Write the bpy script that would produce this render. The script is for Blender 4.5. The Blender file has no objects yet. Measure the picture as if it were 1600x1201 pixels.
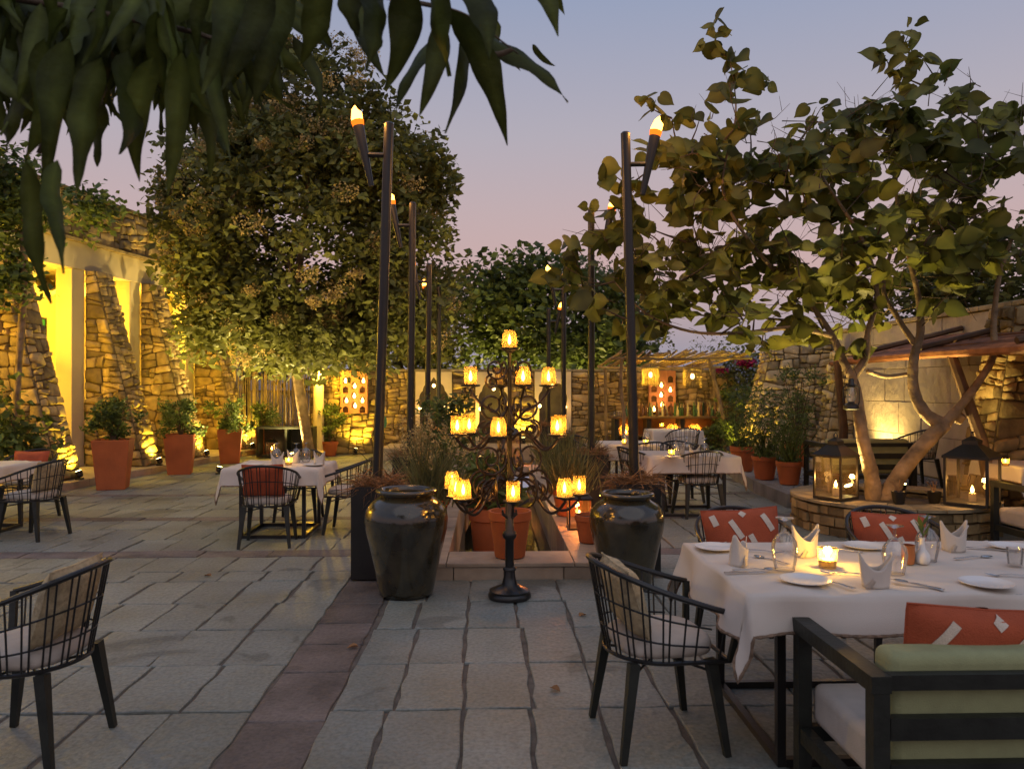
import bpy, math, random
import numpy as np
from mathutils import Vector, Matrix
random.seed(7); rng = np.random.default_rng(7)
R = math.radians; PI = math.pi
sc = bpy.context.scene; C = sc.collection

# ------------------------------------------------------------------ camera
F = 1200.0; CX, CY = 800.0, 600.5; CAMZ = 1.6
YAW = R(1.67); PITCH = math.atan(4.5 / F)
cam = bpy.data.objects.new('camera', bpy.data.cameras.new('camera')); C.objects.link(cam)
cam.location = (0, 0, CAMZ); cam.rotation_euler = (R(90) + PITCH, 0, -YAW)
cam.data.sensor_width = 36; cam.data.lens = 36 * F / 1600; cam.data.clip_start = .05; cam.data.clip_end = 2000
sc.camera = cam
cam.data.dof.use_dof = True; cam.data.dof.focus_distance = 7.0; cam.data.dof.aperture_fstop = 4.5

# ------------------------------------------------------------------ dusk sky, soft after-glow from behind the camera
w = bpy.data.worlds.new('World'); sc.world = w; w.use_nodes = True
wn, wl = w.node_tree.nodes, w.node_tree.links
bg = wn['Background']
sky = wn.new('ShaderNodeTexSky'); sky.sky_type = 'NISHITA'; sky.sun_disc = False
sky.sun_elevation = R(.6); sky.sun_rotation = R(180); sky.dust_density = 2
tc = wn.new('ShaderNodeTexCoord'); sx = wn.new('ShaderNodeSeparateXYZ'); wl.new(tc.outputs['Generated'], sx.inputs[0])
rp = wn.new('ShaderNodeValToRGB'); wl.new(sx.outputs['Z'], rp.inputs[0])
stops = [(0, (.31, .29, .36)), (.05, (.37, .33, .39)), (.15, (.595, .405, .40)), (.22, (.545, .415, .435)), (.31, (.455, .415, .48)),
         (.45, (.31, .355, .50)), (1, (.18, .245, .42))]
while len(rp.color_ramp.elements) < len(stops): rp.color_ramp.elements.new(.5)
for e, (p, c) in zip(rp.color_ramp.elements, stops): e.position = p; e.color = (*c, 1)
mul = wn.new('ShaderNodeMix'); mul.data_type = 'RGBA'; mul.blend_type = 'ADD'; mul.inputs[0].default_value = .02
wl.new(rp.outputs[0], mul.inputs[6]); wl.new(sky.outputs[0], mul.inputs[7]); wl.new(mul.outputs[2], bg.inputs[0])
bg.inputs[1].default_value = .785
sl = bpy.data.lights.new('sun', 'SUN'); sl.energy = .38; sl.angle = R(70); sl.color = (1, .88, .74)
sun = bpy.data.objects.new('sun', sl); C.objects.link(sun); sun.rotation_euler = (R(34), 0, R(12)); sun.location = (0, -20, 20)
sc.view_settings.view_transform = 'Standard'; sc.view_settings.look = 'None'; sc.view_settings.gamma = 1
sc.view_settings.exposure = 0.3
sc.cycles.use_denoising = True
sc.cycles.max_bounces = 7; sc.cycles.transparent_max_bounces = 12; sc.cycles.diffuse_bounces = 3
sc.cycles.caustics_reflective = False; sc.cycles.caustics_refractive = False
sc.cycles.sample_clamp_indirect = 3; sc.cycles.sample_clamp_direct = 0

# ------------------------------------------------------------------ pixel -> place
_f = Vector((math.sin(YAW) * math.cos(PITCH), math.cos(YAW) * math.cos(PITCH), math.sin(PITCH)))
_r = Vector((math.cos(YAW), -math.sin(YAW), 0)); _u = _r.cross(_f)
def ray(px, py): return _f + _r * ((px - CX) / F) + _u * ((CY - py) / F)
def G(px, py, z=0.0):
    d = ray(px, py); t = (z - CAMZ) / d.z; return Vector((d.x * t, d.y * t, z))
def PY(px, py, Y):
    d = ray(px, py); t = Y / d.y; return Vector((d.x * t, Y, CAMZ + d.z * t))

# ------------------------------------------------------------------ mesh helpers
class MB:
    def __init__(s): s.v = []; s.f = []; s.t = []; s.n = 0
    def add(s, vs, fs, tint=1.0):
        b = s.n; s.v.extend([tuple(p) for p in vs]); s.n += len(vs); s.t.extend([tint] * len(vs))
        s.f.extend([tuple(i + b for i in q) for q in fs]); return s
    def box(s, c, d, rz=0, rx=0, ry=0, tint=1.0):
        m = Matrix.Rotation(rz, 3, 'Z') @ Matrix.Rotation(ry, 3, 'Y') @ Matrix.Rotation(rx, 3, 'X'); c = Vector(c)
        vs = [c + m @ Vector((x * d[0] / 2, y * d[1] / 2, z * d[2] / 2)) for x in (-1, 1) for y in (-1, 1) for z in (-1, 1)]
        return s.add(vs, [(0, 1, 3, 2), (4, 6, 7, 5), (0, 4, 5, 1), (2, 3, 7, 6), (0, 2, 6, 4), (1, 5, 7, 3)], tint)
    def bar(s, a, b, wd, th=None, up=(0, 0, 1), w2=None, t2=None, tint=1.0):
        a, b = Vector(a), Vector(b); d = (b - a).normalized(); up = Vector(up)
        if abs(d.dot(up)) > .95: up = Vector((0, 1, 0))
        x = d.cross(up).normalized(); y = x.cross(d); th = th or wd; w2 = w2 or wd; t2 = t2 or th
        vs = [a + x * (i * wd / 2) + y * (j * th / 2) for i, j in ((-1, -1), (1, -1), (1, 1), (-1, 1))]
        vs += [b + x * (i * w2 / 2) + y * (j * t2 / 2) for i, j in ((-1, -1), (1, -1), (1, 1), (-1, 1))]
        return s.add(vs, [(3, 2, 1, 0), (4, 5, 6, 7)] + [(k, (k + 1) % 4, (k + 1) % 4 + 4, k + 4) for k in range(4)], tint)
    def tube(s, pts, r, n=6, closed=False, tint=1.0, flat=1.0):
        pts = [Vector(p) for p in pts]; m = len(pts)
        rr = r if hasattr(r, '__len__') else [r] * m
        vs = []; prev = None
        for i, p in enumerate(pts):
            if closed: t = pts[(i + 1) % m] - pts[i - 1]
            else: t = pts[min(i + 1, m - 1)] - pts[max(i - 1, 0)]
            if t.length < 1e-9: t = Vector((0, 0, 1))
            t.normalize()
            if prev is None:
                a = Vector((0, 0, 1)) if abs(t.z) < .9 else Vector((1, 0, 0)); prev = (a - t * a.dot(t)).normalized()
            else:
                q = prev - t * prev.dot(t); prev = q.normalized() if q.length > 1e-6 else prev
            y = t.cross(prev)
            for k in range(n):
                an = 2 * PI * k / n; vs.append(p + (prev * math.cos(an) + y * (math.sin(an) * flat)) * rr[i])
        fs = []
        for i in range(m if closed else m - 1):
            j = (i + 1) % m
            for k in range(n): fs.append((i * n + k, i * n + (k + 1) % n, j * n + (k + 1) % n, j * n + k))
        if not closed: fs.append(tuple(range(n))[::-1]); fs.append(tuple((m - 1) * n + k for k in range(n)))
        return s.add(vs, fs, tint)
    def lathe(s, prof, n=24, c=(0, 0, 0), sx=1.0, sy=1.0, tint=1.0, cap=True):
        c = Vector(c); vs = [c + Vector((r * math.cos(2 * PI * k / n) * sx, r * math.sin(2 * PI * k / n) * sy, z)) for r, z in prof for k in range(n)]
        fs = [(i * n + k, i * n + (k + 1) % n, (i + 1) * n + (k + 1) % n, (i + 1) * n + k) for i in range(len(prof) - 1) for k in range(n)]
        if cap: fs.append(tuple(range(n))[::-1]); fs.append(tuple((len(prof) - 1) * n + k for k in range(n)))
        return s.add(vs, fs, tint)
    def prism(s, poly, o, U, V, N, w0, w1, tint=1.0):
        o, U, V, N = Vector(o), Vector(U), Vector(V), Vector(N); k = len(poly)
        vs = [o + U * p[0] + V * p[1] + N * w0 for p in poly] + [o + U * p[0] + V * p[1] + N * w1 for p in poly]
        return s.add(vs, [tuple(range(k))[::-1], tuple(range(k, 2 * k))] + [(i, (i + 1) % k, (i + 1) % k + k, i + k) for i in range(k)], tint)
    def batch(s, tmpl, faces, O, X, Y, Z, tint):
        T = np.asarray(tmpl); P = (O[:, None, :] + T[None, :, 0:1] * X[:, None, :] + T[None, :, 1:2] * Y[:, None, :] + T[None, :, 2:3] * Z[:, None, :])
        n, k = P.shape[:2]; b = s.n
        s.v.extend(P.reshape(-1, 3).tolist()); s.t.extend(np.repeat(tint, k).tolist()); s.n += n * k
        offs = b + np.arange(n) * k
        for q in faces: s.f.extend(map(tuple, (offs[:, None] + np.array(q)[None]).tolist()))
        return s

XF = {}
def xf(o): return XF.get(o, Matrix())
def fin(o, parent, m=None):
    if parent is not None: o.parent = parent; XF[o] = xf(parent) @ (m or Matrix())
    else: XF[o] = m or Matrix()
    return o
def mesh(mb, mat, smooth=True, ang=40):
    me = bpy.data.meshes.new('m'); me.from_pydata(mb.v, [], mb.f)
    a = me.attributes.new('tint', 'FLOAT', 'POINT'); a.data.foreach_set('value', mb.t)
    me.materials.append(mat)
    if smooth:
        me.shade_smooth()
        if ang < 180: me.set_sharp_from_angle(angle=R(ang))
    return me
def obj(name, mb, mat, parent=None, world=False, smooth=True, ang=40, stuff=False, label=None):
    """one mesh object; world=True means the points are world points and are moved into the parent's frame"""
    if world and parent is not None:
        im = np.array(xf(parent).inverted()); P = np.array(mb.v); mb.v = (P @ im[:3, :3].T + im[:3, 3]).tolist()
    me = mb if isinstance(mb, bpy.types.Mesh) else mesh(mb, mat, smooth, ang)
    o = bpy.data.objects.new(name, me); C.objects.link(o); fin(o, parent)
    me.name = name
    if stuff: o['kind'] = 'stuff'
    if label: o['label'] = label
    return o
def part_at(name, me, parent, loc, rot=(0, 0, 0), scale=(1, 1, 1)):
    o = bpy.data.objects.new(name, me); C.objects.link(o); o.parent = parent
    o.location = loc; o.rotation_euler = rot; o.scale = scale; return o
def tag(o, label, cat, group=None):
    o['label'] = label; o['category'] = cat
    if group: o['group'] = group
    return o
def struct(o): o['kind'] = 'structure'; return o
def thing(name, label, cat, loc=(0, 0, 0), rotz=0.0, group=None):
    o = bpy.data.objects.new(name, None); C.objects.link(o); o.location = loc; o.rotation_euler = (0, 0, rotz); o.empty_display_size = .1
    XF[o] = Matrix.Translation(Vector(loc)) @ Matrix.Rotation(rotz, 4, 'Z')
    return tag(o, label, cat, group)
def one(name, mb, mat, label, cat, group=None, loc=None, rotz=0, smooth=True, ang=40):
    """a thing that is one mesh; mb in local coordinates about loc"""
    o = obj(name, mb, mat, smooth=smooth, ang=ang); o.location = loc or (0, 0, 0); o.rotation_euler = (0, 0, rotz)
    return tag(o, label, cat, group)
def dup(root, loc, rotz, label, group=None, scale=None):
    r = root.copy(); C.objects.link(r); r.location = loc; r.rotation_euler = (0, 0, rotz); r['label'] = label
    if scale: r.scale = (scale,) * 3
    if group: r['group'] = group
    XF[r] = Matrix.Translation(Vector(loc)) @ Matrix.Rotation(rotz, 4, 'Z')
    def rec(src, dst):
        for ch in src.children:
            c = ch.copy(); C.objects.link(c); c.parent = dst; rec(ch, c)
    rec(root, r); return r
def lamp(name, loc, energy, col=(1, .5, .14), parent=None, rad=.02, kind='POINT', to=None, size=R(110), blend=.8):
    l = bpy.data.lights.new(name, kind); l.energy = energy; l.color = col; l.shadow_soft_size = rad
    o = bpy.data.objects.new(name, l); C.objects.link(o)
    M = Matrix.Translation(Vector(loc))
    if kind == 'SPOT':
        l.spot_size = size; l.spot_blend = blend
        M = M @ (Vector(to) - Vector(loc)).to_track_quat('-Z', 'Y').to_matrix().to_4x4()
    if parent is not None: o.parent = parent; M = xf(parent).inverted() @ M
    o.matrix_local = M; return o
def U(a, b): return random.uniform(a, b)

# ------------------------------------------------------------------ materials
MATS = {}
def mat(name, col, rough=.6, var=.25, scale=6.0, bump=0.0, bscale=40.0, bdist=.02, metal=0.0, spec=.4, transl=0.0, col2=None, tcol=None, coat=0.0, detail=5):
    m = bpy.data.materials.new(name); m.use_nodes = True; n, l = m.node_tree.nodes, m.node_tree.links
    b = n['Principled BSDF']; b.inputs['Roughness'].default_value = rough; b.inputs['Metallic'].default_value = metal
    b.inputs['Specular IOR Level'].default_value = spec; b.inputs['Coat Weight'].default_value = coat
    g = n.new('ShaderNodeNewGeometry'); nz = n.new('ShaderNodeTexNoise'); nz.inputs['Scale'].default_value = scale; nz.inputs['Detail'].default_value = detail
    l.new(g.outputs['Position'], nz.inputs['Vector'])
    r = n.new('ShaderNodeValToRGB'); l.new(nz.outputs['Fac'], r.inputs[0])
    c2 = col2 or tuple(min(1, x * (1 + var)) for x in col)
    r.color_ramp.elements[0].position = .3; r.color_ramp.elements[1].position = .7
    r.color_ramp.elements[0].color = (*[x * (1 - var) for x in col], 1); r.color_ramp.elements[1].color = (*c2, 1)
    at = n.new('ShaderNodeAttribute'); at.attribute_name = 'tint'
    mx = n.new('ShaderNodeVectorMath'); mx.operation = 'SCALE'; l.new(r.outputs[0], mx.inputs[0]); l.new(at.outputs['Fac'], mx.inputs['Scale'])
    l.new(mx.outputs[0], b.inputs['Base Color'])
    if bump:
        n2 = n.new('ShaderNodeTexNoise'); n2.inputs['Scale'].default_value = bscale; n2.inputs['Detail'].default_value = 6; l.new(g.outputs['Position'], n2.inputs['Vector'])
        bp = n.new('ShaderNodeBump'); bp.inputs['Strength'].default_value = bump; bp.inputs['Distance'].default_value = bdist; l.new(n2.outputs['Fac'], bp.inputs['Height']); l.new(bp.outputs[0], b.inputs['Normal'])
    if transl:
        t = n.new('ShaderNodeBsdfTranslucent'); ms = n.new('ShaderNodeMixShader'); ms.inputs[0].default_value = transl
        if tcol: t.inputs[0].default_value = (*tcol, 1)
        else: l.new(mx.outputs[0], t.inputs[0])
        l.new(b.outputs[0], ms.inputs[1]); l.new(t.outputs[0], ms.inputs[2]); l.new(ms.outputs[0], n['Material Output'].inputs[0])
    MATS[name] = m; return m
def emit(name, col, s):
    m = bpy.data.materials.new(name); m.use_nodes = True; n, l = m.node_tree.nodes, m.node_tree.links
    e = n.new('ShaderNodeEmission'); e.inputs[0].default_value = (*col, 1); e.inputs[1].default_value = s; l.new(e.outputs[0], n['Material Output'].inputs[0]); MATS[name] = m; return m
def glassy(name, tint, transl, tcol, gl=.12):
    """thin pane: tinted see-through, a little mirror and, for coloured glass, light scattered in it"""
    m = bpy.data.materials.new(name); m.use_nodes = True; n, l = m.node_tree.nodes, m.node_tree.links
    t = n.new('ShaderNodeBsdfTransparent'); t.inputs[0].default_value = (*tint, 1)
    g = n.new('ShaderNodeBsdfGlossy'); g.inputs['Roughness'].default_value = .03
    lw = n.new('ShaderNodeLayerWeight'); lw.inputs[0].default_value = .25
    a = n.new('ShaderNodeMixShader'); ma = n.new('ShaderNodeMath'); ma.operation = 'MULTIPLY_ADD'; ma.inputs[1].default_value = .7; ma.inputs[2].default_value = gl * .3
    l.new(lw.outputs['Fresnel'], ma.inputs[0]); l.new(ma.outputs[0], a.inputs[0]); l.new(t.outputs[0], a.inputs[1]); l.new(g.outputs[0], a.inputs[2])
    s = n.new('ShaderNodeBsdfTranslucent'); s.inputs[0].default_value = (*tcol, 1)
    b = n.new('ShaderNodeMixShader'); b.inputs[0].default_value = transl; l.new(a.outputs[0], b.inputs[1]); l.new(s.outputs[0], b.inputs[2])
    l.new(b.outputs[0], n['Material Output'].inputs[0]); MATS[name] = m; return m

m_slab = mat('sandstone_slab', (.235, .246, .205), .52, .22, 1.4, .6, 18, detail=9, col2=(.25, .28, .262))
def stain(m, thr, amt, scale):
    '''dried water marks with ragged outlines, and fine speckle'''
    n, l = m.node_tree.nodes, m.node_tree.links; b = n['Principled BSDF']; src = b.inputs['Base Color'].links[0].from_socket
    g = n.new('ShaderNodeNewGeometry'); nz = n.new('ShaderNodeTexNoise'); nz.inputs['Scale'].default_value = scale; nz.inputs['Detail'].default_value = 6; nz.inputs['Distortion'].default_value = .6; l.new(g.outputs['Position'], nz.inputs['Vector'])
    r = n.new('ShaderNodeValToRGB'); r.color_ramp.elements[0].position = thr; r.color_ramp.elements[1].position = thr + .035; r.color_ramp.elements[0].color = (1, 1, 1, 1); r.color_ramp.elements[1].color = (amt, amt, amt, 1); l.new(nz.outputs['Fac'], r.inputs[0])
    n2 = n.new('ShaderNodeTexNoise'); n2.inputs['Scale'].default_value = 45; n2.inputs['Detail'].default_value = 8; l.new(g.outputs['Position'], n2.inputs['Vector'])
    r2 = n.new('ShaderNodeValToRGB'); r2.color_ramp.elements[0].position = .3; r2.color_ramp.elements[0].color = (.72, .72, .72, 1); r2.color_ramp.elements[1].position = .6; r2.color_ramp.elements[1].color = (1.08, 1.08, 1.08, 1); l.new(n2.outputs['Fac'], r2.inputs[0])
    a = n.new('ShaderNodeVectorMath'); a.operation = 'MULTIPLY'; l.new(src, a.inputs[0]); l.new(r.outputs[0], a.inputs[1]); c = n.new('ShaderNodeVectorMath'); c.operation = 'MULTIPLY'; l.new(a.outputs[0], c.inputs[0]); l.new(r2.outputs[0], c.inputs[1]); l.new(c.outputs[0], b.inputs['Base Color'])
m_red = mat('red_sandstone', (.122, .105, .097), .6, .35, 3, .5, 20, detail=8)
stain(m_slab, .59, .66, 1.3); stain(m_red, .6, .75, 2)
m_grout = mat('mortar_joint', (.125, .11, .092), .9, .35, 9, .4, 60)
m_soil = mat('soil', (.06, .048, .035), .95, .3, 4, .5, 30)
m_stone = mat('rubble_stone', (.33, .235, .105), .8, .35, 5, .6, 28, detail=8)
m_stone2 = mat('pale_rubble_stone', (.38, .30, .17), .8, .35, 5, .6, 28, detail=8)
m_mortar = mat('wall_mortar', (.15, .11, .055), .95, .3, 8, .5, 40)
m_clad = mat('rough_limestone', (.46, .385, .29), .75, .22, 2.5, .8, 8, bdist=.035, detail=10)
m_plaster = mat('cream_plaster', (.56, .46, .30), .8, .08, 1.5, .08, 30)
m_panel = mat('pale_plaster', (.66, .53, .36), .8, .1, 2, .1, 30)
m_kerb = mat('beige_kerb_stone', (.36, .295, .225), .6, .25, 4, .3, 30, detail=8)
m_greykerb = mat('grey_kerb_stone', (.20, .19, .175), .75, .25, 4, .4, 30)
m_gravel = mat('grey_gravel', (.24, .25, .255), .9, .4, 30, .8, 60)
m_terra = mat('terracotta', (.40, .105, .032), .7, .18, 3, .15, 30)
m_terra2 = mat('niche_terracotta', (.52, .23, .10), .7, .15, 4, .1, 30)
m_urn = mat('glazed_urn', (.034, .031, .02), .16, .5, 5, .12, 18, spec=.6, col2=(.07, .058, .03), coat=.4)
m_black = mat('black_metal', (.014, .013, .012), .33, .2, 8, .05, 60, spec=.5)
m_dwood = mat('dark_stained_wood', (.016, .018, .014), .5, .4, 10, .12, 50)
m_bwood = mat('brown_wood', (.11, .06, .028), .7, .4, 5, .4, 20)
m_twood = mat('weathered_pole', (.20, .14, .08), .8, .35, 6, .5, 25)
m_bark = mat('smooth_bark', (.235, .16, .09), .8, .5, 6, .9, 13, bdist=.04, detail=9)
m_bark2 = mat('dark_bark', (.10, .07, .045), .9, .35, 8, .5, 25)
m_bamboo = mat('dry_branch', (.30, .215, .11), .75, .35, 5, .4, 30)
m_stick = mat('red_brown_reed', (.26, .105, .042), .75, .35, 6, .4, 30)
m_cream = mat('cream_fabric', (.50, .44, .37), .95, .08, 12, .25, 220)
m_sage = mat('olive_fabric', (.30, .315, .16), .95, .1, 12, .25, 220)
m_pillow = mat('tan_patterned_fabric', (.46, .36, .21), .95, .25, 28, .6, 60)
m_rust = mat('rust_fabric', (.40, .085, .035), .95, .12, 10, .35, 160)
m_stripe = mat('white_woven_dash', (.66, .56, .45), .95, .1, 30, .4, 160)
m_linen = mat('white_linen', (.60, .54, .47), .9, .05, 5, .15, 260)
m_hem = mat('braided_hem', (.22, .15, .10), .95, .5, 40, .5, 150)
m_china = mat('white_china', (.74, .72, .68), .22, .03, 4, spec=.5)
m_steel = mat('cutlery_steel', (.55, .54, .52), .22, .05, 8, metal=1)
m_copper = mat('copper', (.68, .26, .10), .3, .15, 8, metal=1)
m_bottle = mat('brown_bottle', (.10, .045, .012), .12, .3, 5, spec=.6)
m_bottle2 = mat('green_bottle', (.035, .075, .03), .12, .3, 5, spec=.6)
m_bottle3 = mat('clear_bottle', (.42, .36, .24), .12, .2, 5, spec=.6)
m_glass = glassy('clear_glass', (.985, .985, .98), .015, (.9, .85, .75), .5)
m_pane = glassy('lantern_pane', (.96, .93, .86), .015, (.9, .65, .35), .25)
m_amber = glassy('amber_glass', (1, .86, .52), .24, (1, .62, .18), .05)
m_votive = glassy('votive_glass', (1, .93, .72), .22, (1, .72, .26), .25)
m_wax = mat('candle_wax', (.85, .74, .52), .5, .05, 8, transl=.5)
m_iron = mat('bronze_iron', (.045, .03, .02), .32, .3, 8, .05, 60, spec=.6, metal=.6)
m_flame = emit('flame', (1, .56, .14), 22)
m_torch = emit('torch_flame', (1, .40, .06), 9)
m_ember = emit('torch_glow', (1, .17, .012), 1.6)
m_bulb = emit('warm_bulb', (1, .62, .20), 9)
m_spot = emit('uplight_lens', (1, .80, .25), 22)
m_leafA = mat('tree_leaf', (.14, .15, .042), .55, .4, 1.2, spec=.35, transl=.35)
m_leafB = mat('broad_leaf', (.105, .135, .03), .5, .4, 1.3, spec=.35, transl=.5, col2=(.18, .168, .036))
m_leafC = mat('vine_leaf', (.10, .135, .036), .5, .4, 1.5, spec=.35, transl=.4)
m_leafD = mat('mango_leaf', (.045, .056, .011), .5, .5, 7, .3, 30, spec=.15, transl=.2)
m_leafE = mat('shrub_leaf', (.095, .135, .036), .5, .4, 3, spec=.35, transl=.35)
m_flower = mat('dry_blossom', (.44, .335, .14), .9, .3, 4, transl=.3)
m_bougain = mat('magenta_bract', (.35, .03, .12), .8, .3, 5, transl=.4)
m_dry = mat('dry_grass', (.30, .16, .07), .9, .4, 6, transl=.2)
m_reed = mat('reed_blade', (.15, .15, .055), .7, .35, 5, transl=.3)
m_hill = mat('distant_hill', (.20, .20, .23), 1, .15, .02)
m_sign = mat('green_enamel', (.02, .14, .07), .35, .1, 5)
m_water = mat('dark_water', (.012, .013, .009), .03, .2, 3, .05, 7, spec=.6)
# ------------------------------------------------------------------ stones, slabs
def clip(poly, p, n):
    out = []; k = len(poly)
    for i in range(k):
        a, b = poly[i], poly[(i + 1) % k]
        da = (a[0] - p[0]) * n[0] + (a[1] - p[1]) * n[1]; db = (b[0] - p[0]) * n[0] + (b[1] - p[1]) * n[1]
        if da <= 0: out.append(a)
        if da * db < 0: t = da / (da - db); out.append((a[0] + (b[0] - a[0]) * t, a[1] + (b[1] - a[1]) * t))
    return out
def inside(poly, x, y):
    s = [(poly[(i + 1) % len(poly)][0] - poly[i][0]) * (y - poly[i][1]) - (poly[(i + 1) % len(poly)][1] - poly[i][1]) * (x - poly[i][0]) for i in range(len(poly))]
    return all(q >= 0 for q in s) or all(q <= 0 for q in s)
def cells(poly, sx, sy):
    """rubble bond: the face is split again and again by slightly slanted cuts, so stones come out blocky and of mixed size"""
    out = []
    def split(p, depth):
        w_ = max(q[0] for q in p) - min(q[0] for q in p); h_ = max(q[1] for q in p) - min(q[1] for q in p)
        lim = random.choice((.62, .85, 1.0, 1.0, 1.25, 1.45))
        if len(p) < 3 or min(w_, h_) < .03: return
        if (w_ < sx * lim * 1.25 and h_ < sy * lim * 1.25) or depth > 14: out.append(p); return
        cx = (max(q[0] for q in p) + min(q[0] for q in p)) / 2 + U(-.18, .18) * w_; cy = (max(q[1] for q in p) + min(q[1] for q in p)) / 2 + U(-.18, .18) * h_
        a = U(-.24, .24) + (0 if w_ / sx > h_ / sy else PI / 2); n = (math.cos(a), math.sin(a))
        for sg in (1, -1):
            q = clip(p, (cx, cy), (n[0] * sg, n[1] * sg))
            if len(q) > 2: split(q, depth + 1)
    split(poly, 0); return out
def stone_mb(mb, c, o, Uv, Vv, N, joint, dep):
    k0 = len(c); q = []
    for i in range(k0):                      # worn corners
        a, b = c[i], c[(i + 1) % k0]; f = U(.07, .17)
        q += [(a[0] + (b[0] - a[0]) * f, a[1] + (b[1] - a[1]) * f), (b[0] + (a[0] - b[0]) * f, b[1] + (a[1] - b[1]) * f)]
    c = q
    cx = sum(p[0] for p in c) / len(c); cy = sum(p[1] for p in c) / len(c)
    rad = max(.03, sum(math.hypot(p[0] - cx, p[1] - cy) for p in c) / len(c)); d = dep * U(.5, 1.8); k = len(c)
    def P(q, f, wv): return o + Uv * (cx + (q[0] - cx) * f) + Vv * (cy + (q[1] - cy) * f) + N * wv
    f0 = max(.5, 1 - joint * .9 / rad); vs = [P(p, f0, -.015) for p in c]
    vs += [P(p, f0 * U(.93, 1.03), d * U(.4, .75)) for p in c] + [P(p, f0 * U(.62, .86), d * U(.75, 1.25)) for p in c] + [P((cx, cy), 1, d * 1.08)]
    fs = [(i + r * k, (i + 1) % k + r * k, (i + 1) % k + (r + 1) * k, i + (r + 1) * k) for r in (0, 1) for i in range(k)]
    fs += [(2 * k + i, 2 * k + (i + 1) % k, 3 * k) for i in range(k)]
    mb.add(vs, fs, U(.5, 1.6))
def stones(parent, poly, o, Uv, Vv, N, sx, sy, joint=.018, dep=.045, mt=None, name='stone', limit=300):
    o, Uv, Vv, N = Vector(o), Vector(Uv).normalized(), Vector(Vv).normalized(), Vector(N).normalized()
    cs = cells(poly, sx, sy); random.shuffle(cs)
    for c in cs[:limit]:
        mb = MB(); stone_mb(mb, c, o, Uv, Vv, N, joint, dep); obj(name, mb, mt or m_stone, parent, world=True, ang=50)
    if len(cs) > limit:
        mb = MB()
        for c in cs[limit:]: stone_mb(mb, c, o, Uv, Vv, N, joint, dep)
        obj(name + '_infill', mb, mt or m_stone, parent, world=True, ang=50, stuff=True)

# ------------------------------------------------------------------ ground and paving
gm = MB(); gx, gy = (-600, -.5, .85, 600), (-60, 6.7, 14.3, 900)
gm.add([(x, y, -.06) for y in gy for x in gx], [(j * 4 + i, j * 4 + i + 1, j * 4 + i + 5, j * 4 + i + 4) for j in range(3) for i in range(3) if (i, j) != (1, 1)])
struct(obj('ground', gm, m_soil))
floor = bpy.data.objects.new('courtyard_floor', None); C.objects.link(floor); struct(floor); XF[floor] = Matrix()
PX0, PX1, PY0 = -.36, .71, 6.86           # opening of the pool
POOL_END = 14.2
bed = MB()
for x0, x1, y0, y1 in ((-12, PX0 - .2, -1, 24), (PX1 + .2, 9, -1, 24), (PX0 - .2, PX1 + .2, -1, PY0 - .2), (PX0 - .2, PX1 + .2, POOL_END + .2, 24)):
    bed.add([(x0, y0, -.014), (x1, y0, -.014), (x1, y1, -.014), (x0, y1, -.014)], [(0, 1, 2, 3)])
obj('mortar_bed', bed, m_grout, floor)
slabs = []
def slab_mb(mb, x0, x1, y0, y1, tint, j=.0125):
    x0 += j * U(.3, 1.3); x1 -= j * U(.3, 1.3); y0 += j * U(.2, .9); y1 -= j * U(.2, .9)
    pts = []
    cs = [(x0, y0), (x1, y0), (x1, y1), (x0, y1)]
    for i in range(4):
        a, b = cs[i], cs[(i + 1) % 4]; n = 4
        for k in range(n):
            t = k / n; q = .011 if k else .005
            pts.append((a[0] + (b[0] - a[0]) * t + U(-q, q), a[1] + (b[1] - a[1]) * t + U(-q, q)))
    mx, my = (x0 + x1) / 2, (y0 + y1) / 2; z = U(-.003, .003); k = len(pts); tx, ty = U(-.004, .004), U(-.004, .004)
    def zz(p): return z + (p[0] - mx) * tx + (p[1] - my) * ty
    vs = [(p[0], p[1], -.02) for p in pts] + [(p[0], p[1], zz(p) - .004) for p in pts] + [(mx + (p[0] - mx) * .972, my + (p[1] - my) * .985, zz(p)) for p in pts]
    mb.add(vs, [(i + r * k, (i + 1) % k + r * k, (i + 1) % k + (r + 1) * k, i + (r + 1) * k) for r in (0, 1) for i in range(k)] + [tuple(range(2 * k, 3 * k))], tint)
rows = [2.0, 2.56, 3.2, 3.84, 4.48, 5.13, 5.77, 6.42, 6.76, 7.33]
y = 7.62
bands = [(7.33, 7.62), (9.35, 9.6), (11.45, 11.65)]
seq = [(rows[i], rows[i + 1], 0) for i in range(len(rows) - 1)] + [(7.33, 7.62, 1)]
for a, b in ((7.62, 9.35), (9.6, 11.45), (11.65, 20.4)):
    n = round((b - a) / .6); seq += [(a + (b - a) * i / n, a + (b - a) * (i + 1) / n, 0) for i in range(n)]
seq += [(9.35, 9.6, 1), (11.45, 11.65, 1)]
def blocked(x0, x1, y0, y1):
    cx, cy = (x0 + x1) / 2, (y0 + y1) / 2
    return (cy > 6.4 and cy < POOL_END + .4 and -.76 < cx < 1.1) or (cx > 4.3 and cy > 10.1) or (cx < -7.1 + .15 * (cy - 12)) 
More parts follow.
